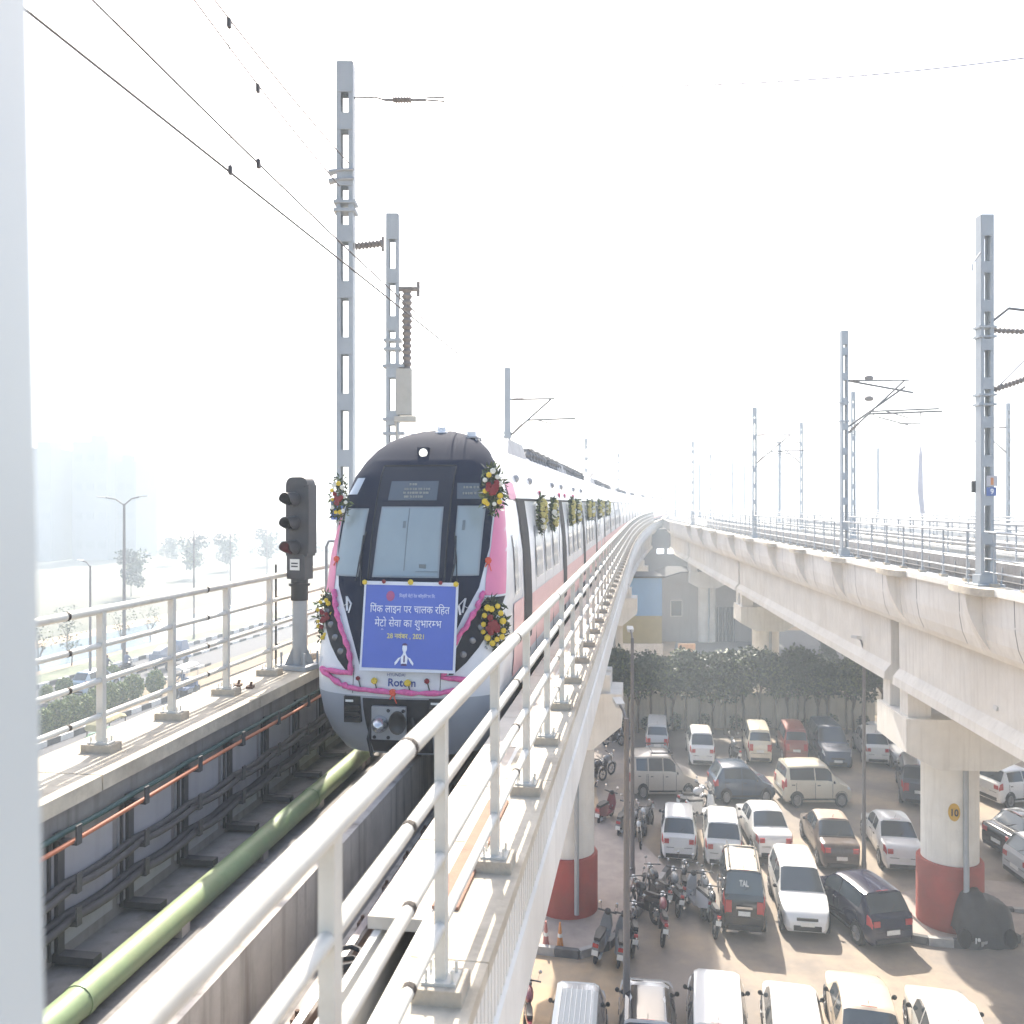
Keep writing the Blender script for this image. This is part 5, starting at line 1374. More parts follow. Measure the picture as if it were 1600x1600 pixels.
# ================================================================== motorbikes and scooters
def wheel_into(root, y, R_, wd=.1):
    b = MB(); vs = []; n, m = 20, 8
    for i in range(n):
        a = math.tau * i / n
        for j in range(m):
            c = math.tau * j / m; r = R_ - wd / 2 + wd / 2 * math.cos(c); vs.append((wd * .5 * math.sin(c), y + r * math.cos(a), R_ + r * math.sin(a)))
    b.add(vs, [(i * m + j, i * m + (j + 1) % m, ((i + 1) % n) * m + (j + 1) % m, ((i + 1) % n) * m + j) for i in range(n) for j in range(m)])
    w = b.build('wheel', m_tyre, root, world=False, smooth=60)
    b = MB()
    for k in range(5):
        a = math.tau * k / 5; b.bar((0, y, R_), (0, y + (R_ - .06) * math.cos(a), R_ + (R_ - .06) * math.sin(a)), .03, .02, up=(1, 0, 0))
    b.cyl((-.05, y, R_), (.05, y, R_), .06, n=10); b.build('rim', m_rim, w, world=False)
m_seat = mat('seat_vinyl', (.025, .024, .025), .5, var=.1)
def make_bike():
    r = thing('motorbike', '', 'motorbike', (0, 0, 0))
    wheel_into(r, .66, .30); wheel_into(r, -.62, .30, .12)
    b = MB(); b.box((0, .02, .40), (.24, .36, .28)); b.cyl((0, .10, .5), (0, .2, .66), .09, n=10)
    b.tube([(0, .52, .92), (0, .1, .72), (0, -.2, .62), (0, -.62, .30)], .03, 6); b.tube([(0, .45, .85), (0, .22, .34), (0, -.15, .26), (0, -.62, .3)], .028, 6); b.build('frame', m_black, r, world=False, smooth=50)
    b = MB()
    for x in (-.07, .07): b.tube([(x, .50, .95), (x, .66, .30)], .024, 6)
    b.build('fork', m_chrome, r, world=False)
    b = MB(); b.ell((0, .26, .80), (.15, .30, .15), 12, 8); tk = b.build('tank', m_black, r, world=False, smooth=60)
    b = MB(); b.loft([[(-.05, -.02, .76), (.05, -.02, .76), (.08, -.02, .70), (-.08, -.02, .70)], [(-.10, -.3, .80), (.10, -.3, .80), (.12, -.3, .70), (-.12, -.3, .70)], [(-.09, -.72, .86), (.09, -.72, .86), (.08, -.72, .78), (-.08, -.72, .78)]]); b.build('seat', m_seat, r, world=False, smooth=50)
    b = MB(); b.loft([[(-.12, -.1, .68), (.12, -.1, .68), (.1, -.1, .5), (-.1, -.1, .5)], [(-.10, -.7, .76), (.10, -.7, .76), (.05, -.7, .62), (-.05, -.7, .62)], [(-.05, -.92, .80), (.05, -.92, .80), (.04, -.92, .70), (-.04, -.92, .70)]]); b.build('side_panel', m_black, r, world=False, smooth=50)
    b = MB(); b.box((0, -.95, .74), (.14, .05, .07)); b.build('tail_light', m_red, r, world=False)
    b = MB(); b.box((0, -.97, .58), (.2, .012, .13)); b.build('number_plate', m_plate, r, world=False)
    b = MB(); b.tube([(-.36, .40, 1.03), (-.15, .48, 1.0), (.15, .48, 1.0), (.36, .40, 1.03)], .018, 6); b.build('handlebar', m_black, r, world=False)
    b = MB(); b.ell((0, .60, .90), (.10, .10, .11), 10, 6); b.build('headlight', m_lens, r, world=False, smooth=60)
    for x in (-1, 1):
        b = MB(); b.tube([(x * .25, .45, 1.0), (x * .30, .46, 1.2)], .008, 5); b.ell((x * .31, .45, 1.23), (.065, .015, .045), 10, 6); b.build('mirror', m_chrome, r, world=False)
    b = MB(); b.tube([(.13, .2, .34), (.15, -.1, .26), (.16, -.45, .32), (.16, -.85, .38)], [.025, .03, .05, .045], 8); b.build('exhaust', m_chrome, r, world=False, smooth=50)
    b = MB(); pts = [(0, .66 + .34 * math.cos(a), .30 + .34 * math.sin(a)) for a in [rad(20 + 14 * i) for i in range(9)]]
    b.loft([[(x - .07, y, q) if k == 0 else (x + .07, y, q) for k in (0, 1)] + [(x + .07, y, q + .012), (x - .07, y, q + .012)] for x, y, q in pts]); b.build('mudguard', m_black, r, world=False)
    return r
def make_scooter():
    r = thing('scooter', '', 'scooter', (0, 0, 0))
    wheel_into(r, .58, .23, .11); wheel_into(r, -.55, .23, .12)
    b = MB(); b.loft([[(-.2, .45, .32), (.2, .45, .32), (.2, .40, .32), (-.2, .40, .32)], [(-.23, .50, .6), (.23, .50, .6), (.22, .42, .6), (-.22, .42, .6)], [(-.14, .44, .95), (.14, .44, .95), (.12, .36, .95), (-.12, .36, .95)]])
    b.box((0, .12, .29), (.34, .6, .07))
    b.loft([[(-.16, -.15, .30), (.16, -.15, .30), (.15, -.15, .72), (-.15, -.15, .72)], [(-.20, -.5, .34), (.20, -.5, .34), (.17, -.5, .76), (-.17, -.5, .76)], [(-.13, -.92, .5), (.13, -.92, .5), (.10, -.92, .74), (-.10, -.92, .74)]])
    b.ell((0, .60, .43), (.10, .24, .08), 10, 6); b.build('body', BLK, r, world=False, smooth=50)
    b = MB(); b.loft([[(-.12, -.1, .80), (.12, -.1, .80), (.14, -.1, .72), (-.14, -.1, .72)], [(-.15, -.5, .84), (.15, -.5, .84), (.16, -.5, .75), (-.16, -.5, .75)], [(-.10, -.88, .84), (.10, -.88, .84), (.1, -.88, .76), (-.1, -.88, .76)]]); b.build('seat', m_seat, r, world=False, smooth=50)
    b = MB(); b.tube([(-.34, .30, 1.04), (0, .38, 1.0), (.34, .30, 1.04)], .025, 6); b.ell((0, .40, .99), (.13, .11, .09), 10, 6); b.build('handlebar', m_black, r, world=False, smooth=50)
    b = MB(); b.ell((0, .50, .98), (.075, .03, .06), 10, 6); b.build('headlight', m_lens, r, world=False)
    b = MB(); b.box((0, -.93, .66), (.2, .04, .09)); b.build('tail_light', m_red, r, world=False)
    b = MB(); b.box((0, -.92, .46), (.22, .012, .14)); b.build('number_plate', m_plate, r, world=False)
    for x in (-1, 1):
        b = MB(); b.tube([(x * .22, .35, 1.02), (x * .28, .34, 1.2)], .008, 5); b.ell((x * .30, .33, 1.23), (.06, .014, .05), 10, 6); b.build('mirror', m_chrome, r, world=False)
    b = MB()
    for x in (-.09, .09): b.tube([(x, .40, .5), (x, .58, .23)], .024, 6)
    b.tube([(.14, -.3, .24), (.17, -.8, .32)], [.04, .055], 8); b.build('exhaust', m_galv, r, world=False)
    return r
BP = {'bike': make_bike(), 'scooter': make_scooter()}; BU = set()
def bike(kind, px, py, az, label, col=None, k=.72, lean=6, group='two-wheelers in the car park'):
    """az: heading, degrees clockwise from straight ahead; px,py ground pixel of its middle"""
    o = BP[kind] if kind not in BU else copy_tree(BP[kind]); BU.add(kind)
    a = rad(az); sx = math.sqrt((k * math.cos(a)) ** 2 + math.sin(a) ** 2); sy = math.sqrt((k * math.sin(a)) ** 2 + math.cos(a) ** 2)
    o.matrix_basis = Matrix.Translation(G(px, py)) @ Matrix.Rotation(-a, 4, 'Z') @ Matrix.Rotation(rad(lean), 4, 'Y') @ Matrix.Diagonal((sx, sy, 1, 1))
    tag(o, label, 'motorbike' if kind == 'bike' else 'scooter', group)
    if col:
        for c in o.children:
            if c.name.split('.')[0] in ('tank', 'side_panel', 'body', 'mudguard'):
                c.material_slots[0].link = 'OBJECT'; c.material_slots[0].material = col
    return o
P_red = paint('bike_red', (.30, .03, .04)); P_mar = paint('maroon', (.20, .03, .045)); P_blk = BLK; P_gry = paint('bike_grey', (.20, .21, .22)); P_sil = paint('bike_silver', (.5, .5, .52)); P_whi = W1
bike('scooter', 946, 1282, 30, 'red scooter parked alone on the dusty strip by the footpath', P_mar)
bike('bike', 918, 1274, 10, 'black motorbike half behind the viaduct edge near the red scooter', P_blk)
bike('scooter', 972, 1300, 20, 'grey scooter next to the dark lamp poles', P_gry)
bike('bike', 996, 1302, 195, 'silver motorbike between the lamp poles and the people carrier', P_sil)
bike('bike', 1014, 1297, 200, 'dark grey motorbike just right of the silver one', P_gry)
bike('bike', 1003, 1318, 190, 'black motorbike in front of the silver one at the path edge', P_blk)
bike('bike', 1082, 1268, 60, 'black motorbike with white panel beside the white hatchback', P_sil)
bike('scooter', 1097, 1278, 70, 'white scooter squeezed between two white hatchbacks', P_whi)
bike('bike', 912, 1231, 80, 'small dark motorbike first in the far line by the footpath', P_blk, k=.6)
bike('bike', 927, 1222, 70, 'small dark motorbike second in the far line by the footpath', P_blk, k=.6)
bike('bike', 941, 1213, 60, 'small dark motorbike third in the far line by the footpath', P_gry, k=.6)
bike('bike', 958, 1166, 80, 'dark motorbike in the shade by the boundary wall', P_blk, k=.6)
bike('scooter', 972, 1158, 60, 'dark scooter in the shade by the boundary wall', P_gry, k=.6)
bike('bike', 1146, 1190, 0, 'motorbike standing between two cars of the back row', P_gry)
bike('scooter', 937, 1490, 18, 'grey scooter with red lamp nearest to the traffic cones', P_gry, lean=8)
bike('scooter', 966, 1496, 8, 'dark scooter beside the nearest lamp pole', P_gry, lean=8)
bike('bike', 985, 1478, 5, 'tall black motorbike behind the nearest lamp pole', P_blk, lean=8)
bike('bike', 1003, 1432, -30, 'black motorbike leaning outward in the tight group', P_blk, lean=8)
bike('bike', 1031, 1462, 5, 'dark motorbike with red tail lamp pointing away from camera', P_mar, lean=8)
bike('bike', 1022, 1412, -15, 'black motorbike with shining mirror in the tight group', P_blk, lean=7)
bike('bike', 1052, 1418, 0, 'grey motorbike with curved white exhaust in the tight group', P_gry, lean=7)
bike('bike', 1064, 1405, 10, 'black motorbike behind the grey one below the white hatchback', P_blk, lean=7)
bike('scooter', 1086, 1425, -12, 'scooter with silver tail box in the tight group', P_sil, lean=7)
bike('bike', 1110, 1450, 3, 'black motorbike wedged beside the black van', P_blk, lean=6)
bike('bike', 1100, 1425, 0, 'dark motorbike just behind the one beside the black van', P_gry, lean=6)
bike('bike', 821, 1618, 0, 'maroon motorbike at the foot of the viaduct beside the silver van', P_mar, lean=6)
for px, py, m, lab in ((875, 1484, mat('cone_orange', (.58, .24, .08), .7, var=.15), 'orange traffic cone in front of the red pier band'), (853, 1482, mat('cone_faded', (.42, .16, .14), .7, var=.15), 'faded reddish traffic cone at the viaduct edge')):
    c = thing('traffic_cone', lab, 'traffic cone', G(px, py), 0, 'traffic cones')
    b = MB(); b.lathe((0, 0, 0), [(.13, .03), (.10, .25), (.07, .45), (.035, .72), (.03, .74)], 16, sx=.75); b.build('body', m, c, world=False, smooth=50)
    b = MB(); b.box((0, 0, .018), (.28, .36, .036)); b.build('base', m_trim, c, world=False)
    b = MB(); b.lathe((0, 0, 0), [(.088, .36), (.075, .45)], 16, sx=.75); b.build('band', m_plate, c, world=False)
# ================================================================== wall, trees, buildings behind the car park
bw = thing('boundary_wall', 'long cream boundary wall behind the back row of cars', 'wall', (11, 48, 0))
b = MB(); b.box((11.2, 48, .92), (16.4, .22, 1.84)); b.build('wall', mat('wall_cream', (.58, .53, .43), .9, var=.12, scale=.8, streak=.3), bw)
b = MB(); b.box((11.2, 48, 1.88), (16.5, .32, .07)); b.build('coping', m_coping, bw)
b = MB()
for i in range(9): b.box((3.4 + 1.95 * i, 47.85, .92), (.16, .14, 1.83))
b.build('buttress', mat('wall_cream', (.40, .36, .28), .9), bw)
def leaf_cloud(b, c, rx, ry, rz, n, L, rnd, mi=None, shell=.35):
    for i in range(n):
        while True:
            x, y, q = rnd.uniform(-1, 1), rnd.uniform(-1, 1), rnd.uniform(-1, 1); d = x * x + y * y + q * q
            if shell < d <= 1: break
        p = Vector((c[0] + x * rx, c[1] + y * ry, c[2] + q * rz)); l = L * rnd.uniform(.6, 1.3)
        dv = Vector((rnd.gauss(0, 1), rnd.gauss(0, 1), rnd.gauss(0, .8) - .2)).normalized() * l; wv = dv.cross(Vector((rnd.gauss(0, 1), rnd.gauss(0, 1), rnd.gauss(0, 1)))).normalized() * l * .3
        b.add([p, p + dv * .5 + wv, p + dv, p + dv * .5 - wv], [(0, 1, 2, 3)], rnd.randrange(3) if mi is None else mi)
def make_tree(seed, H=4.1, R_=.95, trunk=1.6, n=1700, L=.17, squash=.85, mats=None, name='tree', clumps=9):
    rnd = random.Random(seed); r = thing(name, '', 'tree', (0, 0, 0))
    b = MB(); tips = []
    b.tube([(0, 0, 0), (.04, .02, trunk * .6), (.0, .05, trunk)], [.07, .055, .045], 7)
    for k in range(5):
        a = math.tau * k / 5 + rnd.random(); q = Vector((math.cos(a) * R_ * .6 * squash, math.sin(a) * R_ * .6, trunk + (H - trunk) * rnd.uniform(.35, .75)))
        b.tube([(0, .03, trunk * rnd.uniform(.6, 1)), Vector((0, 0, trunk)).lerp(q, .5) + Vector((0, 0, .12)), q], [.035, .025, .012], 5); tips.append(q)
    b.build('trunk', m_bark, r, world=False, smooth=60)
    b = MB(); 
    for k in range(clumps):
        a = math.tau * rnd.random(); rr = rnd.uniform(.2, .7); c = (math.cos(a) * R_ * rr * squash, math.sin(a) * R_ * rr, trunk + .35 + (H - trunk - .6) * rnd.random()); s = R_ * rnd.uniform(.32, .55)
        leaf_cloud(b, c, s * squash, s, s * .85, n // clumps, L, rnd, None if rnd.random() < .5 else rnd.choice([0, 0, 1]))
    b.build('crown', mats or m_leafs, r, world=False)
    return r
TP = [make_tree(31, 3.85, 1.25, 2.0, 2700, .18, clumps=12), make_tree(32, 4.05, 1.35, 2.05, 3000, .2, clumps=12), make_tree(33, 3.75, 1.2, 1.95, 2400, .17, clumps=11)]
xs = [4.8 + .625 * i for i in range(24)]
rnd = random.Random(6); usedt = set()
for i, x in enumerate(xs):
    k = i % 3; o = TP[k] if k not in usedt else copy_tree(TP[k]); usedt.add(k)
    s = rnd.uniform(.88, 1.12)
    o.matrix_basis = Matrix.Translation((x + rnd.uniform(-.15, .15), 46.9 + rnd.uniform(-.5, .45), 0)) @ Matrix.Rotation(rnd.random() * 6, 4, 'Z') @ Matrix.Diagonal((s, s, s * rnd.uniform(.92, 1.08), 1))
    tag(o, f'{(ORD + ["twenty-first", "twenty-second", "twenty-third", "twenty-fourth"])[i]} small bushy tree from the train viaduct along the boundary wall', 'tree', 'trees along the boundary wall')
# low plants at the wall foot
sp = None
for i in range(9):
    if sp is None:
        rr = random.Random(9); sp = thing('shrub', '', 'shrub', (0, 0, 0)); b = MB(); leaf_cloud(b, (0, 0, .42), .28, .3, .4, 260, .13, rr); b.build('foliage', m_leafs, sp, world=False)
        b = MB()
        for k in range(4): b.tube([(0, 0, 0), (.1 * math.cos(k * 1.6), .1 * math.sin(k * 1.6), .4)], .012, 5)
        b.build('stem', m_bark, sp, world=False); o = sp
    else: o = copy_tree(sp)
    o.matrix_basis = Matrix.Translation((5.6 + 1.6 * i + random.uniform(-.3, .3), 47.4, 0)) @ Matrix.Rotation(i * 1.3, 4, 'Z') @ Matrix.Diagonal((1, 1, random.uniform(.7, 1.2), 1))
    tag(o, f'{ORD[i]} low shrub from the train viaduct at the wall foot', 'shrub', 'low shrubs at the wall foot')
# buildings under and behind the viaducts
m_bgrey = mat('building_grey', (.33, .32, .31), .9, var=.08, scale=.5, streak=.2); m_win = mat('building_glass', (.07, .08, .09), .15, var=.1, spec=.7)
bd = thing('building', 'grey building with louvred doors in the shade between both viaducts', 'building', (16, 79, 0))
b = MB(); b.box((17.0, 81, 2.6), (9.8, 6, 5.2)); b.loft([[(12.0, y, 5.2), (22, y, 5.2), (22, y, 6.0), (14.6, y, 6.0)] for y in (77.6, 84.2)]); b.build('wall', m_bgrey, bd)
b = MB(); b.loft([[(11.9, y, 5.21), (14.6, y, 6.02), (22.1, y, 6.02), (22.1, y, 6.12), (14.6, y, 6.12), (11.9, y, 5.31)] for y in (77.4, 84.4)]); b.build('roof', mat('roof_felt', (.06, .06, .065), .95), bd)
for x, q, w, h in ((14.3, 2.9, .9, 1.3), (17.0, 1.1, .9, 1.6), (19.7, 2.6, .8, 1.1), (21.3, 2.6, .8, 1.1)):
    b = MB(); b.box((x, 77.99, q), (w + .12, .06, h + .12)); wv = b.build('window', m_cream, bd); b = MB(); b.box((x, 77.945, q), (w, .04, h)); b.build('pane', m_win, wv)
b = MB(); b.box((18.6, 77.97, 1.5), (1.6, .08, 3.0)); dv = b.build('door', m_win, bd); b = MB()
for k in range(5): b.box((17.95 + .33 * k, 77.91, 1.5), (.05, .05, 2.9))
b.build('louvre', m_galv, dv)
bd2 = thing('building', 'small kiosk with blue upper wall and olive lower wall beside the train viaduct', 'building', (8.6, 63, 0))
b = MB(); b.box((8.7, 63.5, 5.6), (3.2, 4, 2.6)); b.build('upper_wall', mat('kiosk_blue', (.20, .36, .58), .7, var=.05), bd2)
b = MB(); b.box((8.7, 63.5, 3.35), (3.18, 3.96, 1.9)); b.build('middle_wall', mat('kiosk_olive', (.33, .30, .17), .8, var=.08), bd2)
b = MB(); b.box((8.7, 63.5, 1.2), (3.3, 4.2, 2.4)); b.build('base_wall', m_cream, bd2)
b = MB(); b.box((8.7, 63.5, 6.97), (3.5, 4.3, .14)); b.build('roof', mat('roof_felt', (.05, .05, .055), 1.0, var=.1, spec=0), bd2)
bd3 = thing('building', 'bluish gabled building far under the meeting viaducts with two lit windows', 'building', (16.5, 100, 0))
b = MB(); b.loft([[(12.8, y, 0), (20.5, y, 0), (20.5, y, 6.4), (18.4, y, 9.0), (14.6, y, 9.0), (12.8, y, 6.6)] for y in (100, 112)]); b.build('wall', mat('building_bluegrey', (.16, .18, .22), .9, var=.06, scale=.4), bd3)
b = MB(); b.loft([[(12.7, y, 6.6), (14.6, y, 9.02), (18.4, y, 9.02), (20.6, y, 6.4), (20.6, y, 6.55), (18.4, y, 9.17), (14.6, y, 9.17), (12.7, y, 6.75)] for y in (99.7, 112.3)]); b.build('roof', mat('roof_felt', (.06, .06, .065), .95), bd3)
for x in (16.55, 17.75):
    b = MB(); b.box((x, 99.97, 6.7), (.75, .06, .55)); b.build('window', mat('lit_window', (.85, .9, .95), .5, var=0, emit=1.4), bd3)
sg = thing('sign_board', 'pale orange board standing above the small trees', 'board', (12.0, 60, 0))
b = MB(); b.box((11.7, 60, 2.35), (1.15, .08, .55)); b.box((11.45, 60, 1.75), (.45, .08, .5)); b.build('panel', mat('board_orange', (.66, .42, .26), .7, var=.1), sg)
b = MB()
for x in (11.25, 12.1): b.cyl((x, 60.06, 0), (x, 60.06, 2.3), .04, n=6)
b.build('leg', m_galv, sg)
# hedge strip and young palms along the road behind
b = MB(); rr = random.Random(3)
for i in range(14): leaf_cloud(b, (21.9 + .55 * i * .5, 62 + 1.6 * i * .5 + 0, .5), .55, .9, .5, 130, .16, rr)
o = b.build('hedge', m_leafs); tag(o, 'low green hedge along the road behind the trees', 'hedge')
pp = None
for i in range(5):
    if pp is None:
        pp = thing('young_tree', '', 'tree', (0, 0, 0)); b = MB(); b.tube([(0, 0, 0), (.03, 0, 1.1)], .05, 6); b.build('trunk', m_bark, pp, world=False); b = MB(); leaf_cloud(b, (0, 0, 1.4), .42, .42, .45, 220, .2, random.Random(8), 0); b.build('crown', m_leafs, pp, world=False); o = pp
    else: o = copy_tree(pp)
    o.matrix_basis = Matrix.Translation((21.6 + .75 * i, 60.0 + 2.6 * i, 0)) @ Matrix.Rotation(i, 4, 'Z')
    tag(o, f'{ORD[i]} young tree from the near end of the hedge behind', 'tree', 'young trees by the rear hedge')

# ================================================================== left landscape
hb = None
hx = [(68, 1150), (90, 1143), (112, 1133), (133, 1125), (152, 1118), (170, 1110), (188, 1103), (208, 1096), (243, 1088), (72, 1100), (100, 1092), (125, 1085), (150, 1078), (176, 1070)]
for i, (px, py) in enumerate(hx):
    if hb is None:
        rr = random.Random(14); hb = thing('bush', '', 'bush', (0, 0, 0)); b = MB(); leaf_cloud(b, (0, 0, .80), .52, .66, .76, 2400, .15, rr, None, .45); b.build('foliage', m_greens, hb, world=False)
        b = MB(); b.tube([(0, 0, 0), (.02, 0, .6)], .05, 6); b.build('stem', m_bark, hb, world=False); o = hb
    else: o = copy_tree(hb)
    p = G(px, py); s = .95 if i < 9 else .75
    o.matrix_basis = Matrix.Translation((p.x, p.y, .1)) @ Matrix.Rotation(i * 2.1, 4, 'Z') @ Matrix.Diagonal((s * .95, s, s * (1.05 if i % 3 else .9), 1))
    tag(o, (f'{ORD[i]} clipped bush from the near end of the kerb side row' if i < 9 else f'{ORD[i - 9]} yellowish bush from the near end of the far side row'), 'bush', 'clipped bushes on the road median')
FT = [make_tree(41, 6.2, 2.5, 1.6, 1500, .42, .75, clumps=10), make_tree(42, 3.6, 1.5, .9, 260, .18, .8, clumps=7)]
fl = [(0, 205, 932, 1.0, 'round grey green tree alone on the dry field behind the tall lamp'), (0, 302, 905, 1.15, 'faint tree in the haze right of the tall lamp'), (0, 355, 892, 1.1, 'fainter tree farther along the dry field'), (0, 418, 884, 1.2, 'faintest tree left of the signal'), (0, 262, 884, .9, 'low hazy tree far across the field'),
      (1, 105, 1010, 1.0, 'thin scrubby young tree by the water'), (1, 112, 1040, .9, 'low scrub tree by the water edge'), (1, 190, 1012, 1.0, 'scrub tree at the foot of the tall lamp'), (1, 60, 1046, 1.0, 'scrub bush beside the white post near the water'), (1, 235, 1000, .9, 'scrub bush right of the tall lamp')]
ub = set()
for k, px, py, s, lab in fl:
    o = FT[k] if k not in ub else copy_tree(FT[k]); ub.add(k)
    p = G(px, py); o.matrix_basis = Matrix.Translation((p.x, p.y, 0)) @ Matrix.Rotation(px, 4, 'Z') @ Matrix.Diagonal((s, s, s, 1)); tag(o, lab, 'tree', 'trees on the dry field')
b = MB(); rr = random.Random(77)
for i in range(46):
    p = Vector((-150 + 5.2 * i + rr.uniform(-2, 2), 215 + rr.uniform(-8, 8), 1.5)); s = rr.uniform(2, 4.5); leaf_cloud(b, p, s, s, s * .8, 60, 1.1, rr)
o = b.build('treeline', m_leafs); tag(o, 'pale line of far trees across the field', 'trees', kind='stuff')
m_tow = mat('tower_concrete', (.18, .19, .21), .9, var=.05, scale=.1)
for (x0, x1, ty, Y, lab) in ((28, 80, 700, 186, 'wide tower block in the haze next to the white post'), (113, 168, 690, 191, 'pale tower block left of the tall street lamp'), (168, 212, 722, 195, 'lower pale tower block directly behind the tall street lamp')):
    X0, X1 = (x0 - 800) / FPX * Y, (x1 - 800) / FPX * Y; top = zt(ty, Y)
    tw = thing('tower_block', lab, 'tower', ((X0 + X1) / 2, Y, 0), 0, 'tower blocks in the haze')
    b = MB(); b.box(((X0 + X1) / 2, Y + 6, top / 2), (X1 - X0, 12, top)); b.box(((X0 + X1) / 2, Y + 6, top + .8), ((X1 - X0) * .4, 5, 1.6)); b.build('wall', m_tow, tw)
    for j in range(int(top / 3.1) - 1):
        n = 3
        if j % 2: continue
        for i in range(n): b = MB(); b.box((X0 + (X1 - X0) * (i + .5) / n, Y - .02, 3.2 + 3.1 * j), (1.6, .1, 1.5)); b.build('window', mat('tower_window', (.14, .15, .17), .6, var=0), tw)
# people, bikes and vehicles on the road
def person(name, label, base, rz, pose, shirt, trousers, k=.75, extra=None):
    
    J = {'pelvis': (0, 0, .80), 'belly': (0, .04, 1.0), 'chest': (0, .08, 1.22), 'neck': (0, .10, 1.40), 'head': (0, .13, 1.52), 'crown': (0, .12, 1.66)}
    for s, sx in (('l', -1), ('r', 1)):
        J['sh' + s] = (sx * .19, .08, 1.34); J['el' + s] = (sx * .27, .24, 1.12); J['ha' + s] = (sx * .26, .48, 1.04)
        J['hip' + s] = (sx * .10, .02, .80); J['kn' + s] = (sx * .17, .42, .74); J['an' + s] = (sx * .15, .24, .34); J['to' + s] = (sx * .16, .42, .29)
    rad_ = {'pelvis': .15, 'belly': .14, 'chest': .16, 'neck': .055, 'head': .10, 'crown': .075}
    for s in 'lr': rad_.update({'sh' + s: .075, 'el' + s: .05, 'ha' + s: .038, 'hip' + s: .11, 'kn' + s: .065, 'an' + s: .045, 'to' + s: .04})
    E_ = [('pelvis', 'belly'), ('belly', 'chest'), ('chest', 'neck'), ('neck', 'head'), ('head', 'crown')]
    for s in 'lr': E_ += [('chest', 'sh' + s), ('sh' + s, 'el' + s), ('el' + s, 'ha' + s), ('pelvis', 'hip' + s), ('hip' + s, 'kn' + s), ('kn' + s, 'an' + s), ('an' + s, 'to' + s)]
    names_ = list(J); me = bpy.data.meshes.new('body'); me.from_pydata([J[n] for n in names_], [(names_.index(a), names_.index(c)) for a, c in E_], [])
    o = bpy.data.objects.new('person', me); COL.objects.link(o); tag(o, label, 'person'); o.matrix_basis = Matrix.Translation(base) @ Matrix.Rotation(rz, 4, 'Z') @ Matrix.Diagonal((k, 1, 1, 1))
    sk = o.modifiers.new('skin', 'SKIN'); me.skin_vertices.new() if not me.skin_vertices else None
    lay = me.skin_vertices[0].data
    for i, n in enumerate(names_): lay[i].radius = (rad_[n], rad_[n]); lay[i].use_root = (n == 'pelvis')
    su = o.modifiers.new('subdivision', 'SUBSURF'); su.levels = 1; su.render_levels = 1
    bpy.context.view_layer.update()
    m2 = bpy.data.meshes.new_from_object(o.evaluated_get(bpy.context.evaluated_depsgraph_get())); o.modifiers.clear(); o.data = m2
    m2.materials.clear()
    for m in (shirt, trousers, mat('skin_brown', (.25, .14, .09), .6, var=.05), mat('hair_black', (.02, .018, .016), .6, var=0)): m2.materials.append(m)
    for p in m2.polygons:
        c = p.center; p.use_smooth = True
        if c.z > 1.58 or (c.z > 1.5 and c.y < .09): p.material_index = 3
        elif c.z > 1.42 or (c.y > .42 and c.z > .95): p.material_index = 2
        elif c.z < .93 and not (c.y > .3 and c.z > .95): p.material_index = 1
        else: p.material_index = 0
    return o
sh1 = mat('shirt_dark', (.07, .07, .10), .8, var=.1); sh2 = mat('shirt_blue', (.12, .15, .24), .8, var=.1); tr1 = mat('trousers_dark', (.05, .05, .06), .8, var=.1)
for px, py, sh, l1, l2 in ((167, 1062, sh1, 'motorbike carrying a dark clad rider just beyond the bushes', 'dark clad rider seated on the motorbike just beyond the bushes'), (198, 1056, sh2, 'motorbike under the blue shirted rider at the lamp foot', 'blue shirted rider seated on the motorbike at the lamp foot')):
    bk = bike('bike', px, py, 12, l1, P_blk, k=.75, lean=0, group='motorbikes on the road')
    p = G(px, py); person('person', l2, (p.x, p.y - .1, .06), rad(-12), None, sh, tr1)
er = thing('electric_rickshaw', 'open three-wheeled rickshaw with canopy and driver on the road', 'rickshaw', G(287, 1086), rad(170), None, (.8, 1, 1))
b = MB(); b.box((0, -.3, .42), (.95, 1.5, .10)); b.box((0, -.95, .68), (.95, .25, .5)); b.loft([[(-.3, .5, .4), (.3, .5, .4), (.3, .45, .4), (-.3, .45, .4)], [(-.36, .75, .95), (.36, .75, .95), (.36, .68, .95), (-.36, .68, .95)]]); b.build('body', mat('rickshaw_blue', (.14, .2, .36), .4, var=.1), er, world=False)
b = MB(); b.loft([[(-.52, -1.1, 1.80), (-.3, -1.1, 1.9), (.3, -1.1, 1.9), (.52, -1.1, 1.80), (.5, -1.1, 1.77), (-.5, -1.1, 1.77)], [(-.5, .8, 1.76), (-.3, .8, 1.86), (.3, .8, 1.86), (.5, .8, 1.76), (.48, .8, 1.73), (-.48, .8, 1.73)]]); b.build('canopy', m_plate, er, world=False)
for x in (-1, 1):
    b = MB(); b.tube([(x * .46, -1.05, .5), (x * .48, -1.05, 1.8)], .025, 6); b.build('post', m_galv, er, world=False); b = MB(); b.tube([(x * .34, .72, .9), (x * .46, .72, 1.75)], .025, 6); b.build('post', m_galv, er, world=False)
    b = MB(); b.lathe((x * .45, -.8, .25), [(.03, -.05), (.22, -.05), (.25, -.03), (.25, .03), (.22, .05), (.03, .05)], 16, axis='x'); b.build('wheel', m_tyre, er, world=False)
b = MB(); b.lathe((0, .85, .27), [(.03, -.05), (.24, -.05), (.27, -.03), (.27, .03), (.24, .05), (.03, .05)], 16, axis='x'); b.tube([(0, .85, .27), (0, .6, 1.0), (-.25, .5, 1.02)], .025, 6); b.build('wheel', m_tyre, er, world=False)
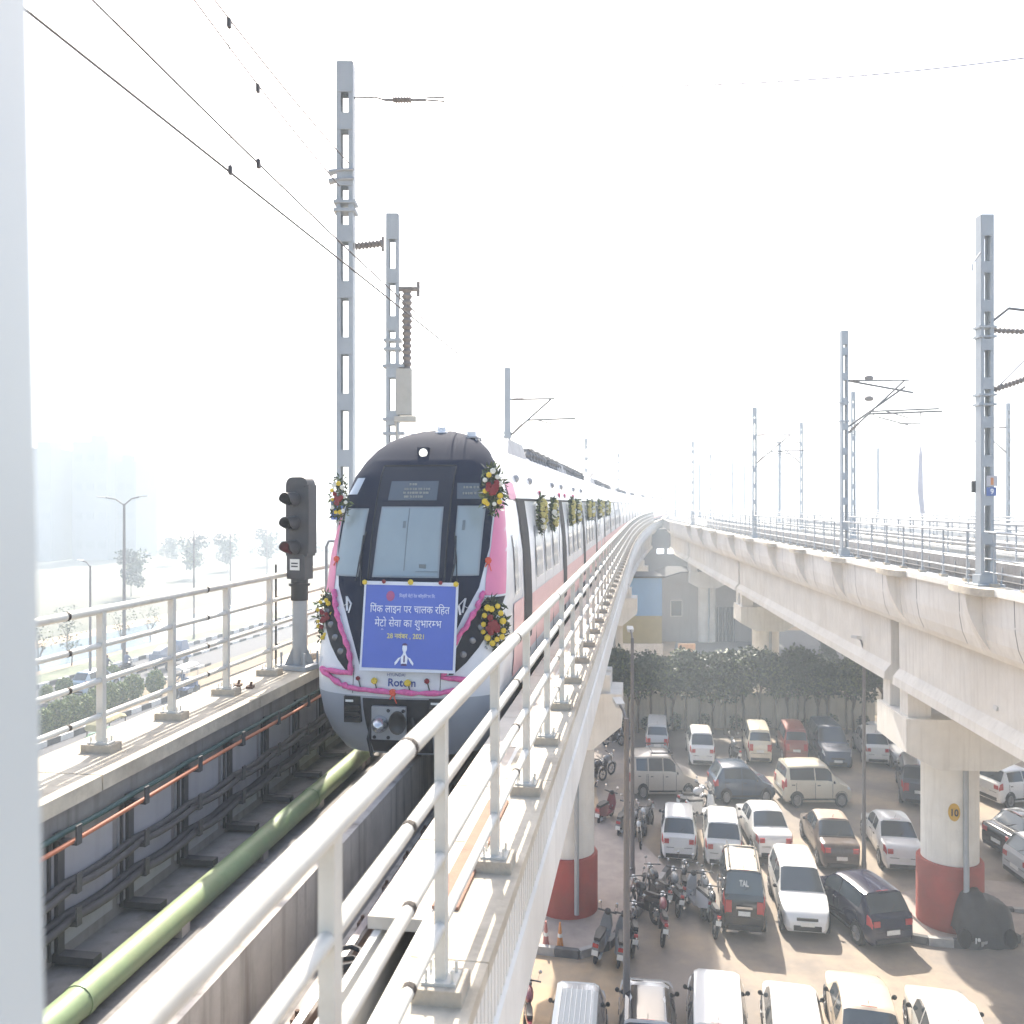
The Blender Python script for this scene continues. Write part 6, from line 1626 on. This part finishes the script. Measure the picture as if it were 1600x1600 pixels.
b = MB(); b.box((0, .1, .62), (.6, .3, .12)); b.box((0, -.6, .72), (.8, .4, .1)); b.build('seat', m_seat, er, world=False)
p = G(287, 1086); person('person', 'driver seated under the rickshaw canopy', (p.x, p.y - .05, -.06), rad(170), None, sh2, tr1)
trk = thing('pickup_truck', 'small bluish loaded pickup on the road beyond the rickshaw', 'truck', G(266, 1043), rad(-10), None, (.72, 1, 1))
b = MB(); b.loft([[(-.75, y, .5), (.75, y, .5), (.72, y, t), (-.72, y, t)] for y, t in ((1.9, .95), (1.75, 1.15), (1.45, 1.85), (.7, 1.9), (.62, .9))]); b.build('cab', mat('truck_blue', (.22, .28, .40), .4, var=.05), trk, world=False)
b = MB(); b.box((0, -.65, .72), (1.5, 2.4, .12)); b.box((-.74, -.65, 1.0), (.05, 2.4, .5)); b.box((.74, -.65, 1.0), (.05, 2.4, .5)); b.box((0, -1.85, 1.0), (1.5, .05, .5)); b.build('load_bed', mat('truck_bed', (.2, .23, .3), .6, var=.1), trk, world=False)
b = MB(); b.loft([[(-.6, y, 1.0), (.6, y, 1.0), (.5 * k, y, 1.0 + .7 * k), (-.5 * k, y, 1.0 + .7 * k)] for y, k in ((-1.8, .7), (-1, 1), (-.2, 1), (.5, .8))]); b.build('load', mat('load_grey', (.34, .36, .4), .8, var=.15), trk, world=False)
b = MB(); b.loft([[(-.62, 1.66, 1.28), (.62, 1.66, 1.28), (.58, 1.43, 1.76), (-.58, 1.43, 1.76)], [(-.62, 1.68, 1.28), (.62, 1.68, 1.28), (.58, 1.46, 1.76), (-.58, 1.46, 1.76)]]); b.build('windscreen', m_glass, trk, world=False)
for y in (1.3, -1.1):
    for x in (-.68, .68):
        b = MB(); b.lathe((x, y, .32), [(.04, -.08), (.29, -.08), (.32, -.05), (.32, .05), (.29, .08), (.04, .08)], 16, axis='x'); b.build('wheel', m_tyre, trk, world=False)
ar = thing('auto_rickshaw', 'yellow roofed auto rickshaw on the road below the near railing foot', 'rickshaw', G(170, 1172), rad(-10), None, (.75, 1, 1))
b = MB(); b.loft([[(-.62, y, .35), (.62, y, .35), (.6, y, t), (-.6, y, t)] for y, t in ((-1.2, .9), (-.9, 1.0), (.6, 1.0), (1.1, .8), (1.35, .5))]); b.build('body', mat('rickshaw_green', (.04, .16, .08), .5, var=.1), ar, world=False)
b = MB(); b.loft([[(-.62, y, q0), (-.5, y, q1), (.5, y, q1), (.62, y, q0), (.5, y, q0 - .1), (-.5, y, q0 - .1)] for y, q0, q1 in ((-1.2, 1.3, 1.5), (-.9, 1.55, 1.72), (.4, 1.6, 1.75), (.75, 1.5, 1.62))]); b.build('canopy', mat('rickshaw_yellow', (.5, .44, .24), .6, var=.08), ar, world=False)
b = MB()
for x in (-.58, .58):
    for y in (-1.05, .68): b.tube([(x, y, .9), (x, y, 1.55)], .03, 6)
b.build('pillar', m_black, ar, world=False)
for x, y in ((-.55, -.8), (.55, -.8), (0, 1.05)):
    b = MB(); b.lathe((x, y, .22), [(.03, -.05), (.2, -.05), (.22, -.03), (.22, .03), (.2, .05), (.03, .05)], 16, axis='x'); b.build('wheel', m_tyre, ar, world=False)
car('hatch', 120, 1090, .2, 'pale blue car half hidden by the bushes on the road', paint('pale_blue', (.4, .5, .6)), kx=.66)
b = MB(); b.tube([P(9.95, -4.30, ZC - .05), P(9.95, -4.30, ZC + 1.22)], .012, 6)
for q in (.28, .55, .83, 1.1): b.box(P(9.95, -4.27, ZC + q), (.03, .05, .035))
o = b.build('cable_rod', m_black); tag(o, 'thin dark vertical rod clamped to the far railing before the signal', 'rod')

for r_ in [v[0] for v in PROTO.values()]:
    for o_ in [c for p_ in list(r_.children) for c in list(p_.children)] + list(r_.children) + [r_]: bpy.data.objects.remove(o_)

# ================================================================== haze
b = MB(); b.box((0, 299, 19.5), (1240, 720, 41.0))
hz = b.build('haze', bpy.data.materials.new('haze_air')); tag(hz, kind='stuff')
hm = hz.data.materials[0]; hm.use_nodes = True; t = hm.node_tree
for n in list(t.nodes):
    if n.type == 'BSDF_PRINCIPLED': t.nodes.remove(n)
pv = t.nodes.new('ShaderNodeVolumePrincipled'); pv.inputs['Color'].default_value = (.79, .90, 1, 1); pv.inputs['Density'].default_value = HAZE_DENSITY; pv.inputs['Anisotropy'].default_value = .2
t.links.new(pv.outputs[0], [n for n in t.nodes if n.type == 'OUTPUT_MATERIAL'][0].inputs['Volume'])
